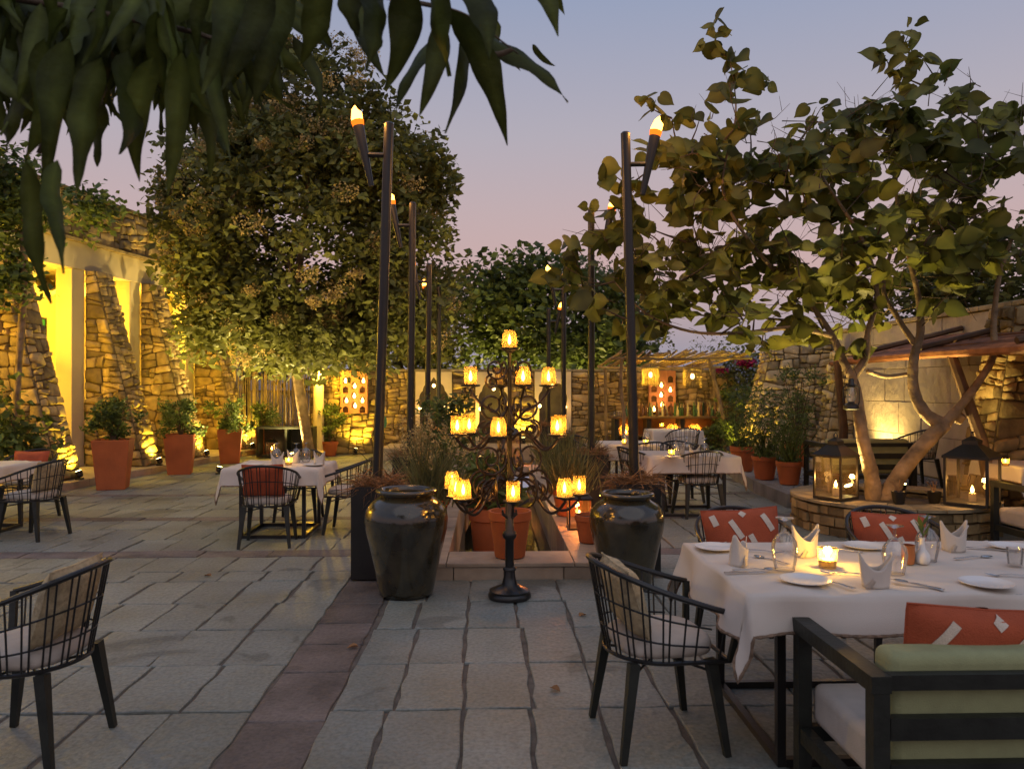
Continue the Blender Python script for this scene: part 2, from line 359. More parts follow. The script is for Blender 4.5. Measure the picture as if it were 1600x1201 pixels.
for y0, y1, red in seq:
    if red:
        for side in (-1, 1):
            x = -1.17 if side < 0 else 1.45
            while abs(x) < 9:
                L = U(.55, 1.0); x2 = x + side * L
                if not blocked(min(x, x2), max(x, x2), y0, y1): slabs.append((min(x, x2), max(x, x2), y0, y1, 1, U(.8, 1.5)))
                x = x2
        continue
    for side in (-1, 0, 1):
        if side == 0:
            if y0 > 6.3: continue
            xs = [-.785, -.49, -.14, .21, .56, .91, 1.26, 1.60]; xs = [xx + U(-.02, .02) for xx in xs]
        else:
            xs = [-1.17 if side < 0 else (1.60 if y0 < 6.3 else 1.45)]
            while abs(xs[-1]) < 9: xs.append(xs[-1] + side * U(.35, .41) * (1.45 if random.random() < .07 else 1))
            xs = sorted(xs)
        for a, b in zip(xs, xs[1:]):
            if not blocked(a, b, y0, y1): slabs.append((a, b, y0, y1, 0, U(.88, 1.1)))
y = 2.0
while y < 6.35:                                   # red band running up to the left planter
    L = U(.42, .75); slabs.append((-1.17, -.785, y, min(y + L, 6.4), 1, U(.75, 1.3))); y += L
def inview(s):
    cx, cy = (s[0] + s[1]) / 2, (s[2] + s[3]) / 2
    return abs((cx - cy * math.tan(YAW)) / max(cy, .1)) < .70 and cy > 2.55
slabs.sort(key=lambda s: (not inview(s), s[2]))
for s in slabs[:300]:
    mb = MB(); slab_mb(mb, *s[:4], s[5]); obj('paving_slab', mb, m_red if s[4] else m_slab, floor, ang=30)
for red in (0, 1):
    mb = MB()
    for s in slabs[300:]:
        if s[4] == red: slab_mb(mb, *s[:4], s[5])
    obj('paving_slab_remainder', mb, m_red if red else m_slab, floor, ang=30, stuff=True)

# hill far behind
hm = MB(); n = 40; vs = []
for i in range(n + 1):
    x = -300 + 900 * i / n; h = 9 + 16 * math.exp(-((x - 210) / 90) ** 2) + 3 * math.sin(i * 1.3)
    vs += [(x, 480, -2), (x, 520, h)]
hm.add(vs, [(2 * i, 2 * i + 2, 2 * i + 3, 2 * i + 1) for i in range(n)]); struct(obj('hill', hm, m_hill))

# ------------------------------------------------------------------ pool with kerb
pool = thing('reflecting_pool', 'low beige stone kerb framing the narrow dark pool between the torches', 'pool', (.175, 6.4, 0))
def kstone(x0, x1, y0, y1, z0, z1, name='kerb_stone'):
    mb = MB(); mb.box(((x0 + x1) / 2, (y0 + y1) / 2, (z0 + z1) / 2), (x1 - x0, y1 - y0, z1 - z0), tint=U(.8, 1.15))
    o = obj(name, mb, m_kerb, pool, world=True, smooth=False)
    bv = o.modifiers.new('b', 'BEVEL'); bv.width = .006; bv.segments = 2
xs = [-.72, -.30, .12, .62, 1.06]
for a, b in zip(xs, xs[1:]): kstone(a + .003, b - .003, 6.40, 6.56, -.02, .105)         # riser
xs = [-.74, -.36, .2, .71, 1.09]
for a, b in zip(xs, xs[1:]): kstone(a + .003, b - .003, 6.385, PY0, .107, .14, 'coping')
for x0, x1 in ((-.74, PX0), (PX1, 1.09)):
    y = PY0
    while y < POOL_END:
        y2 = min(y + U(.55, .75), POOL_END); kstone(x0, x1, y + .003, y2 - .003, .107, .14, 'coping'); kstone(x0 + .02, x1 - .004, y + .002, y2 - .002, -.5, .105, 'side_stone'); y = y2
kstone(-.74, 1.09, POOL_END, POOL_END + .35, -.02, .14, 'coping')
kstone(PX0, PX1, 6.565, PY0 - .004, -.5, .10, 'side_stone')
wm = MB(); wm.add([(PX0 - .1, PY0 - .1, -.34), (PX1 + .1, PY0 - .1, -.34), (PX1 + .1, POOL_END + .1, -.34), (PX0 - .1, POOL_END + .1, -.34)], [(0, 1, 2, 3)])
struct(obj('water', wm, m_water))

# ------------------------------------------------------------------ left pavilion: wall line turned 8.5 degrees
E_ = Vector((.148, .989, 0)).normalized(); N_ = Vector((E_.y, -E_.x, 0))
W0 = Vector((-7.65, 14.75, 0))
def WP(t, s, z): return W0 + E_ * t + N_ * s + Vector((0, 0, z))
rotW = math.atan2(E_.y, E_.x) - PI / 2
pav = thing('pavilion', 'cream pavilion with lit veranda behind the stone buttresses on the left', 'building', WP(0, 0, 0), rotW)
def wbox(name, t0, t1, s0, s1, z0, z1, m, parent=pav, bev=0):
    mb = MB(); c = WP((t0 + t1) / 2, (s0 + s1) / 2, (z0 + z1) / 2); mb.box(c, (s1 - s0, t1 - t0, z1 - z0), rz=rotW)
    o = obj(name, mb, m, parent, world=True, smooth=False)
    if bev: b = o.modifiers.new('b', 'BEVEL'); b.width = bev; b.segments = 2
    return o
T0, T1 = -6.5, 6.0
wbox('floor', T0, T1, -3.0, -.02, .0, .12, m_kerb)
wbox('inner_wall', T0, T1, -3.2, -3.0, 0, 4.4, m_plaster)
wbox('end_wall', T1, T1 + .2, -3.2, 0, 0, 4.4, m_plaster)
wbox('ceiling', T0, T1 + .2, -3.2, -.31, 3.86, 4.0, m_plaster)
beam = wbox('beam', T0, T1, -.3, .02, 3.80, 4.30, m_plaster, bev=.01)
wbox('cornice', T0, T1, -.34, .10, 4.30, 4.36, m_stone)
par = wbox('parapet', T0, T1, -.34, -.02, 4.36, 5.2, m_mortar)
stones(par, [(T0 + 3.2, 0), (T1, 0), (T1, .84), (T0 + 3.2, .84)], WP(0, -.02, 4.36), E_, (0, 0, 1), N_, .38, .24, .012, .05)
wbox('parapet_cap', T0, T1, -.40, .05, 5.2, 5.27, m_mortar)
BT = [-2.25, 0, 1.75, 3.9]       # near faces of the four buttresses
for bt in BT + [-5.4]: wbox('column', bt - .36, bt - .01, -.33, .0, .12, 3.80, m_plaster, bev=.012)
# french windows in the inner wall
for t in (-2.2, -1.2, 1.3):
    fr = wbox('french_door', t - .55, t + .55, -2.99, -2.95, .12, 2.5, m_plaster)
    for i in range(2):
        for k in range(5):
            wbox('pane', t - .46 + i * .5, t - .06 + i * .5, -2.948, -2.94, .35 + k * .42, .68 + k * .42, m_bottle, fr)
wbox('wall_picture_base', 3.3, 4.5, -2.998, -2.99, 1.9, 2.0, m_plaster)
pic = thing('wall_picture', 'dark green framed picture on the yellow veranda wall', 'picture', WP(2.3, -2.98, 2.0), rotW)
wbox('canvas', 1.9, 2.72, -2.97, -2.955, 2.0, 3.15, m_sign, pic)
for z0, z1 in ((1.96, 2.0), (3.15, 3.19)): wbox('frame', 1.86, 2.76, -2.98, -2.94, z0, z1, m_black, pic)
for a, b in ((1.86, 1.9), (2.72, 2.76)): wbox('frame', a, b, -2.98, -2.94, 2.0, 3.15, m_black, pic)
# swagged cloth under the veranda ceiling
for q, (ta, tb, lab) in enumerate(((-2.3, -.4, 'cream cloth swagged under the veranda ceiling left of the second buttress'), (.4, 1.7, 'cream cloth swagged under the veranda ceiling right of the second buttress'))):
    mb = MB(); n = 14; vs = []
    for i in range(n + 1):
        for j in range(9):
            t = ta + (tb - ta) * i / n; s_ = -.4 - 2.4 * j / 8; sag = .30 * math.sin(PI * ((j / 8 * 2) % 1)) + .04 * math.sin(i * 1.9 + j)
            vs.append(WP(t, s_, 3.82 - sag))
    mb.add(vs, [(i * 9 + j, i * 9 + j + 1, (i + 1) * 9 + j + 1, (i + 1) * 9 + j) for i in range(n) for j in range(8)])
    o = thing('ceiling_swag', lab, 'drape', WP(ta, -.4, 3.8), rotW); obj('cloth', mb, m_linen, o, world=True)
# lamps in the veranda
def pendant(c, r, h, lab, drop, e, rods=22, grp=None, col=(1, .60, .035)):
    t = thing('pendant_lamp', lab, 'lamp', c, 0, grp)
    for zz in (0, h):
        mb = MB(); mb.tube([(r * math.cos(2 * PI * k / 24), r * math.sin(2 * PI * k / 24), zz) for k in range(24)], .008, 5, closed=True); obj('ring', mb, m_black, t)
    rm = MB(); rm.tube([(0, 0, -.02), (0, 0, h + .02)], .007, 5); rme = mesh(rm, m_bamboo)
    for k in range(rods): part_at('rod', rme, t, (r * math.cos(2 * PI * k / rods), r * math.sin(2 * PI * k / rods), U(-.02, .01)))
    mb = MB(); mb.tube([(0, 0, h * .75), (0, 0, h + drop)], .006, 5); obj('cord', mb, m_black, t)
    mb = MB(); mb.lathe([(.001, 0), (.035, .03), (.045, .07), (.03, .11), (.015, .13)], 12, (0, 0, h * .4)); obj('bulb', mb, m_bulb, t)
    mb = MB(); mb.tube([(-r, 0, h), (r, 0, h)], .006, 5); obj('crossbar', mb, m_black, t)
    lamp('pendant_light', Vector(c) + Vector((0, 0, h * .55)), e, col, t, .05); return t
pendant(WP(.95, -1.1, 2.75), .17, .30, 'rod pendant lamp glowing under the veranda ceiling', .78, 1050)
pendant(WP(-1.25, -1.1, 2.75), .17, .30, 'veranda pendant lamp half hidden by the hanging leaves at left', .78, 1000)
pendant(WP(-4.3, -1.1, 2.75), .17, .30, 'added out-of-view veranda pendant lamp in the bay left of the nearest buttress', .78, 1900)  # unseen pendant, added to spill warm light onto the paving
pendant(WP(2.9, -1.1, 2.75), .17, .30, 'veranda pendant lamp behind the third buttress', .78, 1500)
for t, lab in ((-1.75, 'small wall sconce left of the second buttress'), (-.62, 'small wall sconce beside the cream column of the second buttress')):
    s_ = thing('wall_sconce', lab, 'lamp', WP(t, -2.99, 2.9), rotW)
    mb = MB(); mb.lathe([(.05, 0), (.07, .1), (.06, .2)], 12, WP(t, -2.9, 2.9), cap=False); obj('shade', mb, m_amber, s_, world=True)
    mb = MB(); mb.box(WP(t, -2.975, 2.95), (.05, .05, .12), rz=rotW); obj('bracket', mb, m_black, s_, world=True)
    mb = MB(); mb.lathe([(.001, 0), (.03, .05), (.02, .1)], 10, WP(t, -2.9, 2.93)); obj('bulb', mb, m_bulb, s_, world=True)
# step at the foot of the building
st = thing('plinth', 'low stone step along the foot of the left buttresses', 'step', WP(0, .3, 0), rotW)
t = T0
while t < T1:
    t2 = min(t + U(.7, 1.1), T1); wbox('step_stone', t + .004, t2 - .004, -.01, 1.45, -.03, .118 + U(-.004, .004), m_kerb, st, bev=.008); t = t2

def uplight(p, aim, lab, e=60, col=(1, .70, .06), z=0.0, size=R(120)):
    t = thing('uplight', lab, 'spotlight', p)
    mb = MB(); mb.box((0, 0, .012), (.10, .08, .024)); mb.tube([(0, 0, .02), (0, 0, .06)], .01, 6); obj('stake', mb, m_black, t)
    d = (Vector(aim) - Vector(p)).normalized(); b0 = Vector((0, 0, .085))
    mb = MB(); mb.tube([b0 - d * .05, b0 - d * .03, b0 + d * .05], [.025, .05, .055], 12); obj('housing', mb, m_black, t)
    mb = MB(); mb.tube([b0 + d * .051, b0 + d * .056], .045, 12); obj('lens', mb, m_spot, t)
    lamp('uplight_beam', Vector(p) + b0 + d * .075, e, col, t, .04, 'SPOT', Vector(p) + b0 + d * 2, size, .7); return t

names = ['nearest rubble buttress at the left edge, with a bright uplight at its foot', 'second rubble buttress, between the first two orange square pots',
         'third rubble buttress, behind the second orange square pot', 'fourth and farthest left buttress, in front of the branch fence']
upn = ['uplight at the foot of the nearest left buttress', 'uplight at the foot of the second left buttress', 'uplight at the foot of the third left buttress', 'uplight at the foot of the farthest left buttress']
for i, bt in enumerate(BT):
    b = thing('stone_buttress', names[i], 'buttress', WP(bt + .25, .55, .118), rotW, 'buttresses of the left pavilion')
    TW = .5; topz = 3.8; pr = [(.02, .119), (1.2, .119), (.2, topz), (.02, topz)]
    mb = MB(); mb.prism(pr, WP(bt, 0, 0), N_, (0, 0, 1), E_, 0, TW); obj('core', mb, m_mortar, b, world=True, smooth=False)
    stones(b, pr, WP(bt, 0, 0), N_, (0, 0, 1), -E_, .30, .20, .012, .05)
    sl_ = Vector((0, 0, topz - .119)) + N_ * (.2 - 1.2); L = sl_.length; sl_.normalize(); nn = (N_ * (topz - .119) + Vector((0, 0, 1.0))).normalized()
    stones(b, [(0, 0), (TW, 0), (TW, L), (0, L)], WP(bt, 1.2, .119), E_, sl_, nn, .20, .15, .011, .04)
    uplight(WP(bt + .25, 1.36, .119), WP(bt + .25, .95, 1.1), upn[i], 120, size=R(125))
# ------------------------------------------------------------------ back wall
BY = 18.6; Xv, Yv, Zv = Vector((1, 0, 0)), Vector((0, 1, 0)), Vector((0, 0, 1))
bw = thing('back_wall', 'long low rubble wall closing the far end of the courtyard', 'wall', (1, BY, 0))
def wblock(name, x0, x1, y0, y1, z0, z1, m, parent, bev=0, tint=1.0):
    mb = MB(); mb.box(((x0 + x1) / 2, (y0 + y1) / 2, (z0 + z1) / 2), (x1 - x0, y1 - y0, z1 - z0), tint=tint)
    o = obj(name, mb, m, parent, world=True, smooth=False)
    if bev: b = o.modifiers.new('b', 'BEVEL'); b.width = bev; b.segments = 2
    return o
wblock('core', -4.3, 6.0, BY, BY + .4, 0, 1.98, m_mortar, bw)
for x0 in np.arange(-4.4, 6.0, .8): wblock('capstone', x0 + .004, min(x0 + .796, 6.05), BY - .06, BY + .46, 1.982, 2.04, m_stone2, bw, .01, U(.6, 1.0))
panels = [(-1.79, -.90), (-.35, .52), (1.08, 1.98)]
gaps = [(-4.3, -1.80), (-.89, -.36), (.53, 1.07), (1.99, 6.0)]
for a, b in gaps: stones(bw, [(a, 0), (b, 0), (b, 1.97), (a, 1.97)], (0, BY, 0), Xv, Zv, -Yv, .27, .15, .009, .05, limit=130)
def arch_pts(w, h0, h1, n=5):
    """multifoil arch outline from the right foot to the left foot"""
    pts = [(w, 0), (w, h0)]
    for k in range(n):
        a0 = PI * k / n; a1 = PI * (k + 1) / n
        for q in range(1, 7):
            a = a0 + (a1 - a0) * q / 6; rr = 1 + .09 * abs(math.sin((a - a0) / (a1 - a0) * PI)); rr *= 1
            pk = 1 + .16 * max(0, 1 - abs(a - PI / 2) / .25)
            pts.append((w * math.cos(a) * rr, h0 + (h1 - h0) * math.sin(a) * rr * (pk if rr < 1.5 else 1)))
    pts += [(-w, h0), (-w, 0)]
    return pts
def arch_panel(parent, cx, wd, zb, zt, w, h0, h1, y0, th, m, name):
    """a plaster sheet with a cut multifoil arch: left and right halves joined over the crown"""
    ar = arch_pts(w, h0, h1); mb = MB(); k = len(ar)
    outer = []
    for (x, z) in ar:
        if z <= 1e-6: outer.append((math.copysign(wd / 2, x), 0))
        else:
            sx_ = (wd / 2) / max(abs(x), 1e-6); sz = (zt - zb) / max(z, 1e-6); s_ = min(sx_, sz); outer.append((x * s_, z * s_))
    vs = []
    for yy in (y0, y0 + th):
        vs += [(cx + x, yy, zb + z) for x, z in ar] + [(cx + x, yy, zb + z) for x, z in outer]
    fs = []
    for i in range(k - 1):
        fs += [(i, i + 1, k + i + 1, k + i), (2 * k + i, 3 * k + i, 3 * k + i + 1, 2 * k + i + 1), (i, 2 * k + i, 2 * k + i + 1, i + 1), (k + i, k + i + 1, 3 * k + i + 1, 3 * k + i)]
    mb.add(vs, fs)
    # corners left open by the radial sweep
    for sgn in (-1, 1):
        cand = [p for p in outer if p[0] * sgn > 0 and abs(p[1] - (zt - zb)) < 1e-6]
        side = [p for p in outer if abs(abs(p[0]) - wd / 2) < 1e-6 and p[0] * sgn > 0]
        if cand and side:
            a = max(cand, key=lambda p: abs(p[0])); b = max(side, key=lambda p: p[1]); c = (sgn * wd / 2, zt - zb)
            mb.prism([a, b, c], (cx, y0 + th, zb), Xv, Zv, -Yv, 0, th)
    return obj(name, mb, m, parent, world=True, smooth=False)
bulb_m = MB(); bulb_m.lathe([(.001, -.045), (.03, -.03), (.042, 0), (.03, .03), (.012, .045)], 12); bulb_me = mesh(bulb_m, m_bulb)
pos = ['left', 'middle', 'right']
for i, (a, b) in enumerate(panels):
    c = (a + b) / 2
    arch_panel(bw, c, b - a - .02, 0.27, 1.975, .335, .95, 1.45, BY - .10, .10, m_panel, 'arch_panel')
    wblock('niche_back', a + .02, b - .02, BY - .012, BY - .002, 0.28, 1.9, m_soil, bw)  # shade inside the arch put into the dark colour of this sheet
    for j, (dx, z) in enumerate(((0, 1.60), (-.33, 1.12), (.30, 1.12))):
        o = bpy.data.objects.new('string_bulb', bulb_me); C.objects.link(o); o.location = (c + dx + U(-.03, .03), BY - .16, z + U(-.04, .04)); 
        tag(o, ['round bulb at the crown of the', 'round bulb at the left spring of the', 'round bulb at the right spring of the'][j] + ' %s plaster arch' % pos[i], 'bulb', 'string bulbs on the arches')
        lamp('bulb_light', o.location + Vector((0, -.07, 0)), .7, (1, .6, .2), None, .03)
pl = thing('rear_plinth', 'low pale stone bench under the plaster arches', 'plinth', (.2, 17.4, 0))
for a, b in zip((-2.4, -1.5, -.4, .7, 1.6), (-1.5, -.4, .7, 1.6, 2.6)): wblock('plinth_stone', a + .003, b - .003, 17.0, BY - .13, -.02, .26, m_kerb, pl, .008, U(.9, 1.2))
# niche panels with candles
def cand(loc, lab, grp, me=[None]):
    if me[0] is None:
        mb = MB(); mb.lathe([(.001, -.04), (.028, -.03), (.034, .01), (.014, .055), (.002, .085)], 10); me[0] = mesh(mb, m_flame)
    o = bpy.data.objects.new('niche_candle', me[0]); C.objects.link(o); o.location = loc; return tag(o, lab, 'candle', grp)
def niche_panel(x0, x1, z0, z1, lab, lit, where):
    t = thing('candle_shelf', lab, 'wall shelf', ((x0 + x1) / 2, BY - .2, z0)); wd = x1 - x0; cols = 3; cw = wd / cols; rowh = .235
    wblock('back_board', x0, x1, BY - .085, BY - .072, z0, z1, m_bwood, t)  # board coloured dark so the niches read as shaded recesses
    for side in (x0 - .02, x1): wblock('side_board', side, side + .02, BY - .215, BY - .07, z0, z1, m_terra2, t)
    for c in range(cols):
        off = 0 if c != 1 else -.11
        z = z0 + (0 if c != 1 else .11)
        r = 0
        while z + rowh <= z1 + .001:
            arch_panel(t, x0 + cw * (c + .5), cw - .002, z, z + rowh - .002, cw * .33, .10, .165, BY - .21, .035, m_terra2, 'niche_front')
            wblock('shelf', x0 + cw * c + .004, x0 + cw * (c + 1) - .004, BY - .174, BY - .087, z, z + .014, m_terra2, t)
            if (c, r) in lit:
                cand((x0 + cw * (c + .5) + U(-.02, .02), BY - .225 + .09, z + .06), 'lit candle in the %s, %s column, row %s from the bottom' % (where, pos[c], ['one', 'two', 'three', 'four', 'five'][r]), 'candles in the niche shelves')
            z += rowh; r += 1
        if c == 1: wblock('base_board', x0 + cw + .003, x0 + 2 * cw - .003, BY - .21, BY - .175, z0, z0 + .108, m_terra2, t)
        if z < z1 - .02: wblock('top_board', x0 + cw * c + .003, x0 + cw * (c + 1) - .003, BY - .21, BY - .175, z, z1, m_terra2, t)
    wblock('top_rail', x0 - .02, x1 + .02, BY - .22, BY - .07, z1 + .002, z1 + .03, m_terra2, t)
    lamp('niche_glow', ((x0 + x1) / 2, BY - .55, (z0 + z1) / 2 - .1), 6, (1, .5, .2), t, .1)
niche_panel(-3.53, -2.93, .98, 1.97, 'terracotta panel of arched candle niches by the left wall lamp', {(0, 1), (0, 3), (1, 0), (1, 1), (1, 2), (2, 1), (2, 3)}, 'left candle shelf')
niche_panel(3.86, 4.46, 1.0, 1.97, 'terracotta panel of arched candle niches behind the bar bottles', {(0, 0), (1, 1), (1, 2), (2, 2), (1, 0)}, 'bar candle shelf')
uplight((-3.15, BY - .42, .02), (-3.15, BY, .9), 'uplight on the rubble wall below the left candle shelf', 90)
uplight((2.12, BY - .42, .02), (2.2, BY, .9), 'uplight on the rubble wall right of the arches', 140)
uplight((-.62, BY - .35, .262), (-.62, BY, 1.1), 'uplight on the stones between left and middle arches', 110)
uplight((.8, BY - .35, .262), (.8, BY, 1.1), 'uplight on the stones between middle and right arches', 110)

# ------------------------------------------------------------------ branch fence, lamp column, cabinet on the left rear
fn = thing('branch_fence', 'fence of upright peeled branches behind the leaning tree trunk', 'fence', (-5.1, 18.9, 0))
x = -6.1
while x < -4.15:
    mb = MB(); h = U(1.9, 2.12); a = U(-.03, .03); r = U(.016, .028)
    mb.tube([(x, 18.9, 0), (x + a * .5 + U(-.02, .02), 18.9 + U(-.02, .02), h * .5), (x + a, 18.9 + U(-.02, .02), h)], [r * 1.1, r, r * .8], 6, tint=U(.6, 1.3)); obj('branch', mb, m_bamboo, fn, world=True); x += U(.042, .062)
mb = MB(); mb.bar((-6.1, 18.96, 1.5), (-4.1, 18.96, 1.5), .05, .04); mb.bar((-6.1, 18.96, .5), (-4.1, 18.96, .5), .05, .04); obj('rail', mb, m_bwood, fn, world=True)
col = thing('lamp_column', 'slim plastered post carrying the wire wall lamp', 'post', (-3.98, 18.0, 0))
mb = MB(); mb.lathe([(.17, 0), (.17, .1), (.13, .14), (.12, 2.2)], 16); obj('shaft', mb, m_panel, col)
pendant((-3.88, 17.72, 1.72), .16, .28, 'wire cage wall lamp on the post beside the fence', .15, 480, 18)
cab = thing('rear_cabinet', 'dark low cabinet in front of the branch fence', 'cabinet', (-4.6, 17.7, 0))
for z in (.02, .66): wblock('board', -5.25, -3.98, 17.45, 17.85, z, z + .05, m_dwood, cab, .005)
for x in (-5.25, -4.62, -4.03): wblock('upright', x, x + .05, 17.46, 17.84, .071, .659, m_dwood, cab, .005)
wblock('back_board', -5.19, -4.04, 17.845, 17.86, .08, .65, m_dwood, cab)
sg = thing('paddle_sign', 'small green oval paddle sign on a white wire stand', 'sign', (-2.35, 17.0, .262))
mb = MB(); mb.tube([(.06, -.05, 0), (0, 0, .02), (-.06, -.05, 0)], .008, 5); mb.tube([(0, 0, .02), (0, 0, .45)], .008, 5); obj('stand', mb, m_linen, sg)
mb = MB(); mb.lathe([(.001, -.012), (.09, -.01), (.09, .01), (.001, .012)], 20, sy=1.7)
mb.v = [(x, z, y + .58) for x, y, z in mb.v]; obj('paddle', mb, m_sign, sg)

# ------------------------------------------------------------------ right wall, buttresses, terrace
rw = thing('right_wall', 'tall right courtyard wall clad in rough pale limestone', 'wall', (7, 13, 0))
wblock('core', 7.0, 7.4, 6.5, 19.6, 0, 2.68, m_mortar, rw)
y = 9.75
for r, (z0, z1) in enumerate(((.19, .82), (.82, 1.36), (1.36, 1.92), (1.92, 2.36), (2.36, 2.67))):
    y = 9.75 - (.3 if r % 2 else 0)
    while y < 15.4:
        y2 = min(y + U(.6, 1.05), 15.45)
        wblock('cladding_stone', 6.965 + U(-.008, .008), 7.0, max(y, 9.7) + .004, y2 - .004, z0 + .004, z1 - .004, m_clad, rw, .006, U(.85, 1.1)); y = y2
stones(rw, [(15.95, 0), (19.6, 0), (19.6, 2.66), (15.95, 2.66)], (7, 0, 0), Yv, Zv, -Xv, .36, .22, .012, .05, m_stone2)
stones(rw, [(6.5, 0), (9.2, 0), (9.2, 2.66), (6.5, 2.66)], (7, 0, 0), Yv, Zv, -Xv, .36, .22, .012, .05, m_stone)
for y0 in np.arange(6.5, 19.6, .7): wblock('capstone', 6.93, 7.45, y0 + .004, min(y0 + .696, 19.62), 2.682, 2.75, m_stone2, rw, .01, U(.9, 1.15))
def rbutt(lab, y0, y1, toe, top, zt, m, grp='buttresses of the right wall', zb=.19, base=.3):
    b = thing('stone_buttress', lab, 'buttress', (toe, (y0 + y1) / 2, zb), 0, grp)
    pr = [(toe, zb), (6.95, zb), (6.95, zt), (top, zt)]
    mb = MB(); mb.prism([(p[0], p[1]) for p in pr], (0, y0, 0), Xv, Zv, Yv, 0, y1 - y0); obj('core', mb, m_mortar, b, world=True, smooth=False)
    stones(b, pr, (0, y0, 0), Xv, Zv, -Yv, base, .20, .012, .05, m)
    sl = Vector((top - toe, 0, zt - zb)); L = sl.length; nn = Vector((-(zt - zb), 0, top - toe)).normalized()
    stones(b, [(0, 0), (y1 - y0, 0), (y1 - y0, L), (0, L)], (toe, y0, zb), Yv, sl, nn, .2, .15, .011, .04, m)
    return b
rbutt('pale rubble buttress of the right wall, behind the potted bamboos', 15.42, 15.92, 5.12, 5.75, 2.45, m_stone2)
rbutt('dark rubble buttress behind the right-hand lantern', 9.2, 9.68, 6.0, 6.42, 2.6, m_stone, zb=0, base=.34)
rbutt('narrow rubble buttress behind the left tree trunk', 14.5, 14.9, 6.35, 6.72, 2.3, m_stone2)
uplight((4.98, 15.25, .2), (5.35, 15.6, 1.5), 'uplight at the foot of the pale right buttress', 130)
uplight((6.55, 13.3, .18), (7.0, 13.2, 1.15), 'uplight hidden behind the tree trunks, washing the limestone wall', 150, (1, .68, .2))
ter = bpy.data.objects.new('terrace', None); C.objects.link(ter); struct(ter); XF[ter] = Matrix()
kl = [(3.95, 10.1), (4.02, 11.6), (4.32, 13.7), (4.7, 16.0), (5.0, 18.55)]
mb = MB(); pts = [(p[0] + .1, p[1]) for p in kl]; k = len(pts)
vs = [(p[0], p[1], .172) for p in pts] + [(6.99, p[1], .172) for p in pts]
mb.add(vs, [(i, k + i, k + i + 1, i + 1) for i in range(k - 1)]); obj('gravel_bed', mb, m_gravel, ter)
for (a, b) in zip(kl, kl[1:]):
    n = round((Vector(b) - Vector(a)).length / .5)
    for i in range(n):
        p = Vector(a).lerp(Vector(b), (i + .01) / n); q = Vector(a).lerp(Vector(b), (i + .99) / n)
        mb = MB(); mb.bar((p.x + .06, p.y, .085), (q.x + .06, q.y, .085), .12, .20, tint=U(.8, 1.2)); obj('kerb_stone', mb, m_greykerb, ter, smooth=False)
mb = MB(); mb.bar((4.0, 10.1, .085), (6.9, 10.1, .085), .12, .20); obj('kerb_stone', mb, m_greykerb, ter, smooth=False)
n = 5200; P = np.column_stack([rng.uniform(4.1, 6.9, n), rng.uniform(10.2, 18.4, n), np.full(n, .176)]); P = P[P[:, 0] > 4.22 + (P[:, 1] - 10.1) * .115]; n = len(P)
ang = rng.uniform(0, 6.28, n); s = rng.uniform(.012, .035, n)[:, None]
X = np.column_stack([np.cos(ang), np.sin(ang), np.zeros(n)]) * s; Y = np.column_stack([-np.sin(ang), np.cos(ang), np.zeros(n)]) * s * .8; Z = np.column_stack([np.zeros((n, 2)), np.ones(n)]) * s * .6
mb = MB(); mb.batch([(1, 0, 0), (-.5, .9, 0), (-.5, -.9, 0), (0, 0, 1)], [(0, 1, 3), (1, 2, 3), (2, 0, 3)], P, X, Y, Z, rng.uniform(.5, 1.7, n))
obj('gravel', mb, m_gravel, ter, stuff=True)

# stick awning along the right wall
aw = thing('stick_awning', 'awning of red-brown reeds slanting out from the right wall', 'awning', (5.4, 9.6, 0))
for i in range(38):
    f = i / 37; x = 5.3 + 1.6 * f; z = 1.97 + .38 * f
    mb = MB(); y0 = 6.8 + U(-.2, .2); y1 = 11.6 + U(-.25, .35); r = U(.03, .048); k = U(-.03, .03)
    mb.tube([(x, y0, z + U(-.02, .02)), (x + k, (y0 + y1) / 2, z + U(-.03, .03)), (x, y1, z + U(-.03, .02))], r, 6, tint=U(.55, 1.35)); obj('reed', mb, m_stick, aw, world=True)
for y in (7.6, 9.5, 11.1):
    mb = MB(); mb.tube([(5.32, y, 2.0), (6.95, y, 2.40)], .04, 7); mb.v = [(a, b, c + .07) for a, b, c in mb.v]; obj('rafter', mb, m_bwood, aw, world=True)
for (x0, y0, x1, y1, lab) in ((5.25, 11.3, 5.22, 11.4, ''), (5.75, 8.55, 5.32, 8.7, '')):
    mb = MB(); mb.tube([(x0, y0, 0 if y0 < 10 else .17), ((x0 + x1) / 2 + .04, y0, 1.0), (x1, y1, 1.98)], [.075, .065, .055], 9); obj('post', mb, m_bwood, aw, world=True)

# ------------------------------------------------------------------ bar with pergola
bar = thing('bar_counter', 'dark wooden bar counter lined with bottles under the stick pergola', 'bar', (3.96, 17.2, 0))
wblock('counter_top', 2.72, 5.3, 16.95, 17.55, .90, .95, m_bwood, bar, .006)
for x in (2.78, 3.5, 4.25, 5.15): wblock('pier', x, x + .10, 17.0, 17.5, 0, .899, m_dwood, bar, .006)
wblock('back_panel', 2.8, 5.2, 17.42, 17.46, .02, .89, m_bwood, bar)
wblock('lower_shelf', 2.885, 5.145, 17.03, 17.41, .50, .53, m_bwood, bar)
for i, (x, lab) in enumerate(((3.05, 'orange lamp glowing on the bar shelf at its left end'), (4.12, 'orange lamp glowing on the bar shelf behind the far table'), (4.62, 'round orange lamp glowing at the right of the bar shelf'))):
    t = thing('shelf_lamp', lab, 'lamp', (x, 17.2, .531)); mb = MB(); mb.lathe([(.10, 0), (.15, .08), (.13, .18), (.07, .25)], 16, cap=False); obj('shade', mb, m_amber, t)
    mb = MB(); mb.lathe([(.001, .02), (.03, .04), (.035, .08), (.003, .14)], 10); obj('flame', mb, m_flame, t); lamp('shelf_light', (x, 17.13, .66), 5, (1, .36, .08), t, .03)
